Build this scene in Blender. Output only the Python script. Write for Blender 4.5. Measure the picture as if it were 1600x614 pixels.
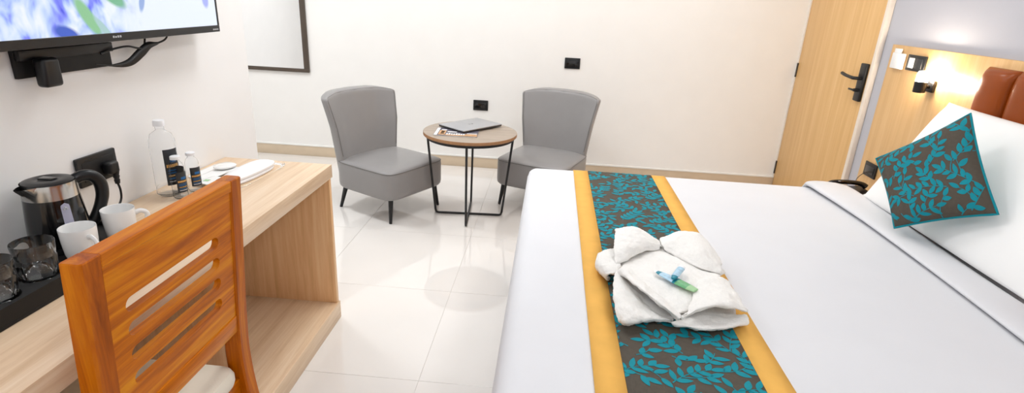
import bpy, bmesh, math, random
from math import sin, cos, pi, radians, sqrt
from mathutils import Vector, Matrix

# ------------------------------------------------------------------ camera, light, exposure
scene = bpy.context.scene
for o in list(bpy.data.objects):
    bpy.data.objects.remove(o, do_unlink=True)
COL = scene.collection
F_PX, CAM_H = 859.7, 1.45
CAM_ROT = (Matrix.Rotation(radians(3.392), 3, 'Z') @ Matrix.Rotation(radians(70.135), 3, 'X')
           @ Matrix.Rotation(radians(2.929), 3, 'Z'))
cam_d = bpy.data.cameras.new('camera')
cam_d.sensor_fit = 'HORIZONTAL'
cam_d.sensor_width = 36.0
cam_d.lens = F_PX / 1600 * 36.0
cam_d.clip_start = 0.05
cam = bpy.data.objects.new('camera', cam_d)
COL.objects.link(cam)
cam.matrix_world = Matrix.Translation((0, 0, CAM_H)) @ CAM_ROT.to_4x4()
scene.camera = cam

world = bpy.data.worlds.new('world')
scene.world = world
world.use_nodes = True
world.node_tree.nodes['Background'].inputs[0].default_value = (0.9, 0.95, 1.0, 1)
world.node_tree.nodes['Background'].inputs[1].default_value = 0.3
vs = scene.view_settings
vs.view_transform = 'Standard'
vs.look = 'None'
vs.gamma = 1.0
vs.use_curve_mapping = False
vs.exposure = 0.0

# ceiling panels, the near pair and the passage one added as fill: (x, y, watts, colour)
CEIL_Z = 2.70
PANELS = [(-0.45, -0.55, 7.0, (0.90, 0.955, 1.0)), (1.1, -0.55, 17.0, (0.90, 0.955, 1.0)),  # unseen fill pair added behind the camera for surfaces facing it
          (-0.60, 2.5, 14.0, (0.90, 0.955, 1.0)), (0.95, 2.5, 5.0, (0.90, 0.955, 1.0)),
          (-0.60, 3.9, 9.0, (0.90, 0.955, 1.0)), (0.95, 3.9, 6.5, (0.98, 0.955, 0.92)),
          (-2.3, 3.4, 21.0, (0.90, 0.955, 1.0))]  # unseen light added so the mirror reflects a bright passage wall
for (x, y, w, c) in PANELS:
    ld = bpy.data.lights.new('panel_light', 'AREA')
    ld.shape = 'SQUARE'
    ld.size = 0.5
    ld.energy = w
    ld.color = c
    lo = bpy.data.objects.new('panel_light', ld)
    COL.objects.link(lo)
    lo.location = (x, y, CEIL_Z - 0.032)

def at(px, py, z):
    """pixel of the 1600x614 photograph -> point on the level plane z (used where a thing rests)"""
    d = CAM_ROT @ Vector(((px - 800) / F_PX, (307 - py) / F_PX, -1))
    t = (z - CAM_H) / d.z
    return Vector((0, 0, CAM_H)) + d * t

# ------------------------------------------------------------------ helpers
def lin(c):
    return tuple(((v / 255) / 12.92 if v / 255 <= 0.04045 else ((v / 255 + 0.055) / 1.055) ** 2.4) for v in c) + (1,)

MATS = {}
def nodes_of(name):
    m = bpy.data.materials.new(name)
    m.use_nodes = True
    nt = m.node_tree
    return m, nt, nt.nodes['Principled BSDF']

def N(nt, t, **kw):
    n = nt.nodes.new(t)
    for k, v in kw.items():
        if k in n.inputs:
            n.inputs[k].default_value = v
        else:
            setattr(n, k, v)
    return n

def coords(nt, scale=(1, 1, 1), rot=(0, 0, 0), loc=(0, 0, 0)):
    tc = N(nt, 'ShaderNodeTexCoord')
    mp = N(nt, 'ShaderNodeMapping')
    mp.inputs['Scale'].default_value = scale
    mp.inputs['Rotation'].default_value = rot
    mp.inputs['Location'].default_value = loc
    nt.links.new(tc.outputs['Object'], mp.inputs['Vector'])
    return mp.outputs['Vector']

def ramp(nt, stops):
    r = N(nt, 'ShaderNodeValToRGB')
    el = r.color_ramp.elements
    el[0].position, el[0].color = stops[0]
    el[1].position, el[1].color = stops[-1]
    for p, c in stops[1:-1]:
        e = el.new(p)
        e.color = c
    return r

def plain(name, rgb, rough=0.5, metal=0.0, spec=0.5, var=0.04, vscale=6.0, bump=0.0, bscale=200.0, coat=0.0,
          trans=0.0, ior=1.45, sheen=0.0, emit=0.0, alpha=1.0):
    m, nt, b = nodes_of(name)
    c = lin(rgb)
    v = coords(nt)
    nz = N(nt, 'ShaderNodeTexNoise', Scale=vscale, Detail=3.0)
    nt.links.new(v, nz.inputs['Vector'])
    lo = tuple(max(0, x * (1 - var)) for x in c[:3]) + (1,)
    hi = tuple(min(1, x * (1 + var)) for x in c[:3]) + (1,)
    r = ramp(nt, [(0.3, lo), (0.7, hi)])
    nt.links.new(nz.outputs['Fac'], r.inputs['Fac'])
    nt.links.new(r.outputs['Color'], b.inputs['Base Color'])
    b.inputs['Roughness'].default_value = rough
    b.inputs['Metallic'].default_value = metal
    b.inputs['Specular IOR Level'].default_value = spec
    b.inputs['IOR'].default_value = ior
    b.inputs['Coat Weight'].default_value = coat
    b.inputs['Coat Roughness'].default_value = 0.08
    b.inputs['Transmission Weight'].default_value = trans
    b.inputs['Sheen Weight'].default_value = sheen
    b.inputs['Alpha'].default_value = alpha
    if emit:
        nt.links.new(r.outputs['Color'], b.inputs['Emission Color'])
        b.inputs['Emission Strength'].default_value = emit
    if bump:
        nb = N(nt, 'ShaderNodeTexNoise', Scale=bscale, Detail=4.0)
        nt.links.new(v, nb.inputs['Vector'])
        bp = N(nt, 'ShaderNodeBump', Strength=bump, Distance=0.004)
        nt.links.new(nb.outputs['Fac'], bp.inputs['Height'])
        nt.links.new(bp.outputs['Normal'], b.inputs['Normal'])
    MATS[name] = m
    return m

def wood(name, dark, mid, light, axis='Y', across=18.0, along=1.2, rough=0.4, coat=0.0, knots=0.0, offset=0.0, wave=0.25, spec=0.5):
    m, nt, b = nodes_of(name)
    sc = [across, across, across]
    sc['XYZ'.index(axis)] = along
    v = coords(nt, tuple(sc), loc=(offset, offset * 1.7, offset * 0.6))
    n1 = N(nt, 'ShaderNodeTexNoise', Scale=1.0, Detail=7.0, Roughness=0.62, Distortion=0.6 + knots)
    nt.links.new(v, n1.inputs['Vector'])
    n2 = N(nt, 'ShaderNodeTexNoise', Scale=5.5, Detail=5.0, Roughness=0.7)
    nt.links.new(v, n2.inputs['Vector'])
    mx = N(nt, 'ShaderNodeMix', data_type='FLOAT')
    mx.inputs[0].default_value = wave
    nt.links.new(n1.outputs['Fac'], mx.inputs[2])
    nt.links.new(n2.outputs['Fac'], mx.inputs[3])
    r = ramp(nt, [(0.30, lin(dark)), (0.5, lin(mid)), (0.70, lin(light))])
    nt.links.new(mx.outputs[0], r.inputs['Fac'])
    nt.links.new(r.outputs['Color'], b.inputs['Base Color'])
    b.inputs['Roughness'].default_value = rough
    b.inputs['Specular IOR Level'].default_value = spec
    b.inputs['Coat Weight'].default_value = coat
    b.inputs['Coat Roughness'].default_value = 0.12
    bp = N(nt, 'ShaderNodeBump', Strength=0.06, Distance=0.002)
    nt.links.new(mx.outputs[0], bp.inputs['Height'])
    nt.links.new(bp.outputs['Normal'], b.inputs['Normal'])
    MATS[name] = m
    return m

def finish(bm, name, mat, parent=None, world=True, smooth=True, angle=40):
    """link a bmesh as one mesh object; with world=True its coordinates are world ones"""
    me = bpy.data.meshes.new(name)
    bmesh.ops.recalc_face_normals(bm, faces=bm.faces)
    bm.to_mesh(me)
    bm.free()
    o = bpy.data.objects.new(name, me)
    COL.objects.link(o)
    if isinstance(mat, str):
        mat = MATS[mat]
    me.materials.append(mat)
    if parent is not None:
        o.parent = parent
        if world:
            off = Vector((0, 0, 0))
            p = parent
            while p is not None:
                off += p.location
                p = p.parent
            me.transform(Matrix.Translation(-off))
    if smooth:
        for p in me.polygons:
            p.use_smooth = True
        me.set_sharp_from_angle(angle=radians(angle))
    return o

def thing(name, label, cat, loc=(0, 0, 0), rotz=0.0, group=None):
    o = bpy.data.objects.new(name, None)
    COL.objects.link(o)
    o.location = loc
    o.rotation_euler = (0, 0, rotz)
    o.empty_display_size = 0.05
    return tag(o, label, cat, group)

def tag(o, label, cat, group=None):
    o['label'] = label
    o['category'] = cat
    if group:
        o['group'] = group
    return o

def struct(o, label=None, cat=None):
    o['kind'] = 'structure'
    if label:
        o['label'] = label
        o['category'] = cat
    return o

def rebase(o):
    """put a single mesh's origin at the middle of its base"""
    vs_ = [v.co for v in o.data.vertices]
    c = Vector(((min(v.x for v in vs_) + max(v.x for v in vs_)) / 2, (min(v.y for v in vs_) + max(v.y for v in vs_)) / 2,
                min(v.z for v in vs_)))
    o.data.transform(Matrix.Translation(-c))
    o.location = o.location + c
    return o

def box(bm, x0, x1, y0, y1, z0, z1, bev=0.0, seg=2):
    r = bmesh.ops.create_cube(bm, size=1.0)
    vs_ = r['verts']
    for v in vs_:
        v.co = Vector(((x0 + x1) / 2 + v.co.x * (x1 - x0), (y0 + y1) / 2 + v.co.y * (y1 - y0), (z0 + z1) / 2 + v.co.z * (z1 - z0)))
    if bev > 0:
        es = list({e for v in vs_ for e in v.link_edges})
        rb = bmesh.ops.bevel(bm, geom=es, offset=bev, segments=seg, affect='EDGES', profile=0.5)
        vs_ = list({v for f in rb['faces'] for v in f.verts} | {v for v in vs_ if v.is_valid})
    return vs_

def nbox(name, dims, mat, parent=None, bev=0.0, seg=2, world=True):
    bm = bmesh.new()
    box(bm, *dims, bev=bev, seg=seg)
    return finish(bm, name, mat, parent, world)

def lathe(bm, prof, cx=0, cy=0, seg=32, a0=0.0, a1=2 * pi, closed=True, squash=None):
    rings = []
    n = seg if closed else seg + 1
    for r, z in prof:
        if r < 1e-6:
            rings.append([bm.verts.new((cx, cy, z))])
        else:
            ring = []
            for i in range(n):
                a = a0 + (a1 - a0) * i / seg
                rr = r * (squash(a, z) if squash else 1)
                ring.append(bm.verts.new((cx + rr * cos(a), cy + rr * sin(a), z)))
            rings.append(ring)
    for A, B in zip(rings, rings[1:]):
        m = seg
        for i in range(m):
            j = (i + 1) % n if closed else i + 1
            if len(A) == 1 and len(B) == 1:
                continue
            if len(A) == 1:
                bm.faces.new((A[0], B[i], B[j]))
            elif len(B) == 1:
                bm.faces.new((A[i], A[j], B[0]))
            else:
                bm.faces.new((A[i], A[j], B[j], B[i]))
    return rings

def smooth_path(pts, n=6, closed=False):
    pts = [Vector(p) for p in pts]
    out = []
    m = len(pts)
    rng = m if closed else m - 1
    for i in range(rng):
        if closed:
            p0, p1, p2, p3 = pts[(i - 1) % m], pts[i], pts[(i + 1) % m], pts[(i + 2) % m]
        else:
            p1, p2 = pts[i], pts[i + 1]
            p0 = pts[i - 1] if i > 0 else p1 * 2 - p2
            p3 = pts[i + 2] if i + 2 < m else p2 * 2 - p1
        for k in range(n):
            t = k / n
            out.append(0.5 * ((2 * p1) + (p2 - p0) * t + (2 * p0 - 5 * p1 + 4 * p2 - p3) * t * t + (3 * p1 - p0 - 3 * p2 + p3) * t ** 3))
    if not closed:
        out.append(pts[-1])
    return out

def tube(bm, pts, r, seg=8, closed=False, flat=1.0, up=(0, 0, 1)):
    """sweep a round (or flattened) section; r is a number or a function of 0..1"""
    pts = [Vector(p) for p in pts]
    n = len(pts)
    rings = []
    nrm = None
    for i, p in enumerate(pts):
        a = pts[(i - 1) % n] if (closed or i > 0) else p
        b = pts[(i + 1) % n] if (closed or i < n - 1) else p
        t = (b - a).normalized()
        if nrm is None:
            nrm = Vector(up).cross(t)
            if nrm.length < 1e-3:
                nrm = Vector((1, 0, 0)).cross(t)
        nrm = (nrm - t * nrm.dot(t)).normalized()
        bi = t.cross(nrm)
        rr = r(i / max(1, n - 1)) if callable(r) else r
        rings.append([bm.verts.new(p + nrm * (rr * cos(2 * pi * k / seg)) + bi * (rr * flat * sin(2 * pi * k / seg))) for k in range(seg)])
    m = n if closed else n - 1
    for i in range(m):
        A, B = rings[i], rings[(i + 1) % n]
        for k in range(seg):
            bm.faces.new((A[k], A[(k + 1) % seg], B[(k + 1) % seg], B[k]))
    if not closed:
        bm.faces.new(rings[0][::-1])
        bm.faces.new(rings[-1])
    return rings

def ntube(name, pts, r, mat, parent=None, seg=8, closed=False, n=6, world=True, flat=1.0, up=(0, 0, 1)):
    bm = bmesh.new()
    tube(bm, smooth_path(pts, n, closed) if n > 1 else pts, r, seg, closed, flat, up)
    return finish(bm, name, mat, parent, world)

def grid(bm, fn, nu, nv):
    V = [[bm.verts.new(fn(i / nu, j / nv)) for j in range(nv + 1)] for i in range(nu + 1)]
    for i in range(nu):
        for j in range(nv):
            bm.faces.new((V[i][j], V[i + 1][j], V[i + 1][j + 1], V[i][j + 1]))
    return V

def loft(bm, rings, caps=True):
    R = [[bm.verts.new(p) for p in ring] for ring in rings]
    k = len(R[0])
    for A, B in zip(R, R[1:]):
        for i in range(k):
            bm.faces.new((A[i], A[(i + 1) % k], B[(i + 1) % k], B[i]))
    if caps:
        bm.faces.new(R[0][::-1])
        bm.faces.new(R[-1])
    return R

def surf_from_rows(rows, n=5):
    """smooth surface through a grid of control points"""
    cols = [smooth_path(r, n) for r in rows]
    w = len(cols[0])
    per = [smooth_path([c[i] for c in cols], n) for i in range(w)]
    return per  # per[i][j]

def plate_with_holes(outer, holes, depth):
    """flat 2D outline with holes -> closed bmesh, x,y in the outline, z = -depth..depth"""
    cu = bpy.data.curves.new('outline', 'CURVE')
    cu.dimensions = '2D'
    cu.fill_mode = 'BOTH'
    cu.extrude = depth
    for poly in [outer] + holes:
        sp = cu.splines.new('POLY')
        sp.points.add(len(poly) - 1)
        for p, (x, y) in zip(sp.points, poly):
            p.co = (x, y, 0, 1)
        sp.use_cyclic_u = True
    ob = bpy.data.objects.new('outline', cu)
    me = ob.to_mesh()
    bm = bmesh.new()
    bm.from_mesh(me)
    ob.to_mesh_clear()
    bpy.data.objects.remove(ob)
    bpy.data.curves.remove(cu)
    bmesh.ops.remove_doubles(bm, verts=bm.verts, dist=1e-6)
    return bm

# ------------------------------------------------------------------ materials
plain('paint_white', (248, 247, 246), 0.6, var=0.01, bump=0.02, bscale=60)
plain('paint_back', (249, 246, 242), 0.6, var=0.01, bump=0.02, bscale=60)
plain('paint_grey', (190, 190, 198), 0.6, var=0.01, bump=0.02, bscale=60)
plain('ceiling_white', (246, 246, 246), 0.7, var=0.01)
plain('tile_cream', (234, 229, 224), 0.04, var=0.025, vscale=2.0, spec=0.85)
plain('grout', (226, 219, 211), 0.8)
plain('skirting_beige', (218, 198, 172), 0.25, var=0.04, vscale=8)
plain('skirting_bead', (246, 244, 240), 0.5)
plain('mirror_silver', (250, 250, 250), 0.01, metal=1.0, var=0.0)
plain('frame_brown', (82, 70, 60), 0.45, var=0.08)
wood('door_oak', (214, 168, 108), (224, 180, 120), (234, 194, 138), 'Z', 26, 0.8, 0.42)
wood('panel_oak', (212, 166, 108), (224, 180, 122), (233, 194, 140), 'Z', 26, 0.8, 0.38)
wood('desk_oak', (208, 172, 134), (230, 200, 166), (242, 218, 190), 'Y', 34, 1.4, 0.38)
wood('desk_oak_upright', (214, 164, 112), (236, 188, 138), (246, 208, 162), 'Z', 34, 1.6, 0.42, offset=3.1)
wood('table_oak', (148, 132, 117), (164, 148, 132), (178, 163, 147), 'X', 40, 2.5, 0.4)
plain('table_edge', (166, 122, 84), 0.5, var=0.1, vscale=60)
wood('teak_rail', (150, 70, 0), (206, 112, 0), (238, 158, 14), 'Y', 26, 1.3, 0.34, spec=0.15, coat=0.05, knots=0.9, wave=0.2)
wood('teak_post', (116, 50, 0), (180, 90, 0), (218, 130, 8), 'Z', 26, 1.2, 0.34, spec=0.15, coat=0.05, knots=0.8, offset=2.3, wave=0.2)
plain('door_frame', (236, 224, 210), 0.5)
plain('black_metal', (24, 24, 26), 0.38, var=0.1)
plain('black_plastic', (20, 21, 23), 0.32, var=0.08)
plain('black_matte', (14, 14, 15), 0.6, var=0.08)
plain('black_gloss', (10, 10, 11), 0.12, coat=0.4, var=0.05)
plain('bezel_black', (30, 32, 35), 0.3)
plain('logo_grey', (190, 192, 196), 0.4)
plain('steel', (206, 204, 200), 0.2, metal=1.0, var=0.03)
plain('steel_dark', (90, 86, 80), 0.3, metal=1.0)
plain('window_strip', (176, 176, 196), 0.3)
plain('leather_grey', (146, 143, 142), 0.33, var=0.03, bump=0.08, bscale=380)
plain('piping_grey', (116, 113, 111), 0.45)
plain('leather_tan', (146, 66, 8), 0.30, var=0.05, bump=0.08, bscale=300, coat=0.06, spec=0.3)
plain('linen_white', (222, 222, 225), 0.85, var=0.01, bump=0.05, bscale=14, sheen=0.1)
plain('pillow_white', (247, 246, 244), 0.85, var=0.01, bump=0.06, bscale=18, sheen=0.1)
plain('terry_white', (246, 243, 238), 0.95, var=0.03, vscale=160, bump=0.55, bscale=420, sheen=0.2)
plain('satin_gold', (232, 178, 92), 0.7, var=0.05, vscale=14, spec=0.1, bump=0.04, bscale=30)
plain('weave_brown', (86, 79, 70), 0.8, var=0.06, vscale=80, spec=0.2, bump=0.08, bscale=600)
plain('weave_teal', (20, 136, 150), 0.7, var=0.05, vscale=60, spec=0.2)
plain('ceramic', (246, 245, 243), 0.15, var=0.0, coat=0.3)
plain('cream_fabric', (240, 230, 212), 0.85, var=0.03, bump=0.1, bscale=250)
plain('clear_plastic', (252, 253, 254), 0.04, trans=1.0, ior=1.14, var=0.0)
plain('water', (252, 254, 255), 0.0, trans=1.0, ior=1.2, var=0.0)
plain('clear_glass', (252, 253, 253), 0.0, trans=1.0, ior=1.45, var=0.0)
plain('cap_white', (246, 247, 250), 0.4)
plain('label_dark', (44, 48, 54), 0.4)
plain('label_blue', (28, 104, 168), 0.4)
plain('label_gold', (226, 172, 96), 0.4)
plain('label_white', (220, 224, 230), 0.4)
plain('paper', (246, 245, 243), 0.7)
plain('paper_green', (168, 206, 158), 0.7)
plain('slipper_white', (247, 246, 247), 0.85, bump=0.1, bscale=300)
plain('laptop_grey', (178, 179, 182), 0.35, metal=0.55)
plain('laptop_dark', (66, 64, 62), 0.45, metal=0.4)
plain('mag_orange', (200, 150, 100), 0.4, var=0.2, vscale=60)
plain('mag_dark', (88, 84, 96), 0.4, var=0.3, vscale=70)
plain('mag_white', (240, 238, 236), 0.4)
plain('switch_white', (240, 240, 240), 0.4)
plain('tube_blue', (172, 206, 226), 0.35, var=0.15, vscale=90)
plain('tube_teal', (20, 130, 150), 0.35)
plain('tube_green', (104, 172, 120), 0.35, var=0.15, vscale=90)
plain('lamp_glow', (255, 238, 214), 0.5, emit=215.0, var=0.0)
plain('panel_glow', (255, 250, 244), 0.5, emit=4.0, var=0.0)

def screen_material():
    m, nt, b = nodes_of('screen_picture')
    L = nt.links.new
    v = coords(nt)
    sep = N(nt, 'ShaderNodeSeparateXYZ')
    L(v, sep.inputs[0])
    mp = N(nt, 'ShaderNodeMapping')
    mp.inputs['Rotation'].default_value = (radians(-30), 0, 0)
    mp.inputs['Scale'].default_value = (1, 21, 13)
    L(v, mp.inputs['Vector'])
    n1 = N(nt, 'ShaderNodeTexNoise', Scale=1.0, Detail=2.5, Distortion=0.35)
    L(mp.outputs['Vector'], n1.inputs['Vector'])
    petals = ramp(nt, [(0.30, lin((84, 96, 232))), (0.38, lin((130, 142, 255))), (0.46, lin((176, 200, 255))), (0.55, lin((214, 230, 255))), (0.66, lin((238, 245, 255)))])
    L(n1.outputs['Fac'], petals.inputs['Fac'])
    # the flowers thin out towards the far side of the screen
    g = N(nt, 'ShaderNodeMapRange')
    g.inputs['From Min'].default_value = 0.02
    g.inputs['From Max'].default_value = 0.16
    n2 = N(nt, 'ShaderNodeTexNoise', Scale=14.0, Detail=2.0)
    L(mp.outputs['Vector'], n2.inputs['Vector'])
    n2.inputs['Scale'].default_value = 0.8
    ad = N(nt, 'ShaderNodeMath', operation='MULTIPLY_ADD')
    ad.inputs[1].default_value = 0.30
    L(n2.outputs['Fac'], ad.inputs[0])
    L(sep.outputs['Y'], ad.inputs[2])
    sub = N(nt, 'ShaderNodeMath', operation='SUBTRACT')
    sub.inputs[1].default_value = 0.15
    L(ad.outputs[0], sub.inputs[0])
    L(sub.outputs[0], g.inputs['Value'])
    mix = N(nt, 'ShaderNodeMix', data_type='RGBA')
    L(g.outputs[0], mix.inputs[0])
    L(petals.outputs['Color'], mix.inputs[6])
    mix.inputs[7].default_value = lin((234, 243, 255))
    out = mix.outputs[2]
    # green leaves: soft slanted ovals at fixed spots of the picture
    for (y, z, a, ry, rz, col) in [(-0.050, 0.070, 34, 0.022, 0.070, (140, 198, 150)), (0.0, 0.035, 40, 0.012, 0.05, (170, 205, 205)), (0.05, 0.125, 60, 0.022, 0.06, (120, 186, 150)),
                                   (-0.13, 0.03, 70, 0.02, 0.045, (60, 96, 200)), (0.17, 0.11, -20, 0.013, 0.034, (150, 176, 226)), (0.50, 0.115, 10, 0.02, 0.03, (170, 180, 250))]:
        mg = N(nt, 'ShaderNodeMapping', vector_type='TEXTURE')
        mg.inputs['Location'].default_value = (0, y, z)
        mg.inputs['Rotation'].default_value = (radians(a), 0, 0)
        mg.inputs['Scale'].default_value = (1, ry, rz)
        L(v, mg.inputs['Vector'])
        sx = N(nt, 'ShaderNodeSeparateXYZ')
        L(mg.outputs[0], sx.inputs[0])
        cx = N(nt, 'ShaderNodeCombineXYZ')
        L(sx.outputs['Y'], cx.inputs['Y'])
        L(sx.outputs['Z'], cx.inputs['Z'])
        ln = N(nt, 'ShaderNodeVectorMath', operation='LENGTH')
        L(cx.outputs[0], ln.inputs[0])
        mr = N(nt, 'ShaderNodeMapRange')
        mr.inputs['From Min'].default_value = 1.1
        mr.inputs['From Max'].default_value = 0.7
        L(ln.outputs['Value'], mr.inputs['Value'])
        mm = N(nt, 'ShaderNodeMix', data_type='RGBA')
        L(mr.outputs[0], mm.inputs[0])
        L(out, mm.inputs[6])
        mm.inputs[7].default_value = lin(col)
        out = mm.outputs[2]
    b.inputs['Base Color'].default_value = (0.01, 0.01, 0.01, 1)
    b.inputs['Roughness'].default_value = 0.25
    L(out, b.inputs['Emission Color'])
    b.inputs['Emission Strength'].default_value = 1.0
    MATS['screen_picture'] = m
screen_material()

# ------------------------------------------------------------------ the room
XL, XR, YB, YN, XC = -1.378, 2.0, 4.72, -1.4, -3.3
WL_END = 2.46

fl = struct(nbox('floor', (XC, XR, YN, YB, -0.10, -0.0025), 'grout'), 'polished cream tiled floor of the room', 'floor')
T = 0.71
tile_mesh = {}
xi0 = -0.44 - 5 * T
yi0 = 1.78 - 5 * T
for i in range(9):
    for j in range(10):
        x0, x1 = max(xi0 + i * T + 0.0007, XC), min(xi0 + (i + 1) * T - 0.0007, XR)
        y0, y1 = max(yi0 + j * T + 0.0007, YN), min(yi0 + (j + 1) * T - 0.0007, YB)
        if x1 - x0 < 0.02 or y1 - y0 < 0.02:
            continue
        if x1 < -1.5 and y1 < 1.4:
            continue
        key = (round(x1 - x0, 4), round(y1 - y0, 4))
        if key not in tile_mesh:
            bm = bmesh.new()
            box(bm, -key[0] / 2, key[0] / 2, -key[1] / 2, key[1] / 2, -0.0025, 0.0, bev=0.0005, seg=1)
            t = finish(bm, 'tile', 'tile_cream', fl, world=False, smooth=False)
            tile_mesh[key] = t.data
        else:
            t = bpy.data.objects.new('tile', tile_mesh[key])
            COL.objects.link(t)
            t.parent = fl
        t.location = ((x0 + x1) / 2, (y0 + y1) / 2, 0)

struct(nbox('ceiling', (XC, XR, YN, YB, CEIL_Z, CEIL_Z + 0.1), 'ceiling_white'), 'plain white ceiling overhead', 'ceiling')
struct(nbox('wall_back', (XC - 0.1, XR + 0.1, YB, YB + 0.1, -0.1, CEIL_Z + 0.1), 'paint_back'), 'warm white wall behind the two grey armchairs', 'wall')
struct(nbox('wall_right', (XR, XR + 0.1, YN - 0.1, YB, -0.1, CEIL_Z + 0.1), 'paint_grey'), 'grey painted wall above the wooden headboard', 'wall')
struct(nbox('wall_left', (XL - 0.12, XL, YN, WL_END, 0, CEIL_Z), 'paint_white', bev=0.003), 'white wall carrying the television', 'wall')
struct(nbox('wall_near', (XC - 0.1, XR, YN - 0.1, YN, -0.1, CEIL_Z + 0.1), 'paint_white'), 'plain white wall opposite the armchairs', 'wall')
struct(nbox('wall_passage_side', (XC - 0.1, XC, YN, YB, -0.1, CEIL_Z + 0.1), 'paint_white'), 'white side wall of the passage past the television wall', 'wall')
struct(nbox('wall_passage_end', (XC, XL - 0.12, 1.3, 1.4, 0, CEIL_Z), 'paint_white'), 'white end wall of the passage', 'wall')

bb = struct(nbox('baseboard_back', (XC, XR - 0.004, YB - 0.012, YB, 0, 0.092), 'skirting_beige', bev=0.002), 'beige tile skirting along the back wall', 'baseboard')
nbox('bead', (XC, XR - 0.004, YB - 0.016, YB, 0.092, 0.104), 'skirting_bead', bb)

# ------------------------------------------------------------------ ceiling panels (above the frame; three added as fill)
PLACES = ['added as fill behind desk chair', 'added as fill behind bed side', 'between desk and bed foot', 'above the middle of the bed', 'above the round table', 'above the door end of the bed', 'added to brighten passage by mirror']
for (x, y, w, c), place in zip(PANELS, PLACES):
    t = thing('ceiling_light', 'flat square light panel in white ceiling ' + place, 'ceiling light', (x, y, CEIL_Z), 0, 'square ceiling light panels')
    bm = bmesh.new()
    for (a, b_, c_, d) in ((-.30, .30, -.30, -.27), (-.30, .30, .27, .30), (-.30, -.27, -.27, .27), (.27, .30, -.27, .27)):
        box(bm, a, b_, c_, d, -0.03, 0.0)
    finish(bm, 'frame', 'cap_white', t, world=False)
    nbox('diffuser', (-.27, .27, -.27, .27, -0.022, -0.006), 'panel_glow', t, world=False)

# ------------------------------------------------------------------ door in the right wall
dr = bpy.data.objects.new('door_1', None)
COL.objects.link(dr)
dr.location = (XR - 0.02, 4.18, 0)
struct(dr, 'tall light oak door with black lever handle', 'door')
DX = XR - 0.022
nbox('door_slab', (DX, XR, 3.652, 4.700, 0.006, 2.10), 'door_oak', dr, bev=0.002)
nbox('door_jamb', (DX - 0.010, XR, 3.614, 3.648, 0.0, 2.17), 'door_frame', dr, bev=0.004)
nbox('door_jamb', (DX - 0.004, XR, 4.7035, 4.7190, 0.105, 2.17), 'door_frame', dr, bev=0.002)
nbox('door_head', (DX - 0.010, XR, 3.648, 4.7190, 2.105, 2.17), 'door_frame', dr, bev=0.004)
for hz in (1.01, 0.19, 1.85):
    bm = bmesh.new()
    lathe(bm, [(0, hz - .055), (.007, hz - .055), (.007, hz + .055), (0, hz + .055)], DX - 0.004, 4.700, 10)
    finish(bm, 'hinge', 'steel_dark', dr)
hp = nbox('lock_plate', (DX - 0.022, DX, 3.668, 3.738, 0.930, 1.166), 'black_metal', dr, bev=0.006, seg=3)
hp['label'] = 'black lock plate'
ntube('lever_handle', [(DX - 0.018, 3.695, 1.074), (DX - 0.062, 3.697, 1.074), (DX - 0.070, 3.715, 1.075), (DX - 0.068, 3.80, 1.080), (DX - 0.060, 3.865, 1.086)],
      0.0105, 'black_metal', dr, seg=12)
bm = bmesh.new()
tube(bm, [(DX - 0.018, 3.697, 1.0), (DX - 0.050, 3.697, 1.0)], 0.010, 12)
finish(bm, 'thumb_turn', 'black_metal', dr)
nbox('thumb_turn', (DX - 0.056, DX - 0.048, 3.685, 3.755, 0.994, 1.006), 'black_metal', dr, bev=0.003)

# ------------------------------------------------------------------ mirror on the back wall
mr = thing('wall_mirror', 'large mirror in thin dark brown frame on back wall', 'mirror', (-2.48, YB, 0.745))
MX0, MX1, MZ0, MZ1, FW = -2.92, -2.090, 0.752, 1.80, 0.044
for d in ((MX0, MX1, MZ0, MZ0 + 0.030), (MX0, MX1, MZ1 - FW, MZ1), (MX0, MX0 + FW, MZ0 + 0.030, MZ1 - FW), (MX1 - FW, MX1, MZ0 + 0.030, MZ1 - FW)):
    nbox('frame_bar', (d[0], d[1], YB - 0.022, YB - 0.001, d[2], d[3]), 'frame_brown', mr, bev=0.002)
nbox('glass', (MX0 + FW, MX1 - FW, YB - 0.012, YB - 0.002, MZ0 + .03, MZ1 - FW), 'mirror_silver', mr)

# ------------------------------------------------------------------ black wall plates
def wall_plate(label, x, z, w=0.128, h=0.088):
    t = thing('wall_socket', label, 'socket', (x, YB, z - h / 2))
    nbox('plate', (x - w / 2, x + w / 2, YB - 0.010, YB - 0.0005, z - h / 2, z + h / 2), 'black_plastic', t, bev=0.003)
    nbox('insert', (x - w * .36, x + w * .36, YB - 0.0125, YB - 0.0095, z - h * .30, z + h * .24), 'black_gloss', t, bev=0.001)
    nbox('trim_line', (x - w * .30, x + w * .30, YB - 0.0118, YB - 0.0098, z + h * .31, z + h * .34), 'bezel_black', t)
    for dx in (-0.012, 0.012):
        bm = bmesh.new()
        tube(bm, [(x + dx, YB - 0.0130, z - .006), (x + dx, YB - 0.0120, z - .006)], 0.004, 10)
        finish(bm, 'pin_hole', 'black_matte', t)
wall_plate('black socket plate on back wall, upper right of the pair', 0.167, 0.958)
wall_plate('black socket plate on back wall, low above round table', -0.591, 0.560)

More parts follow.
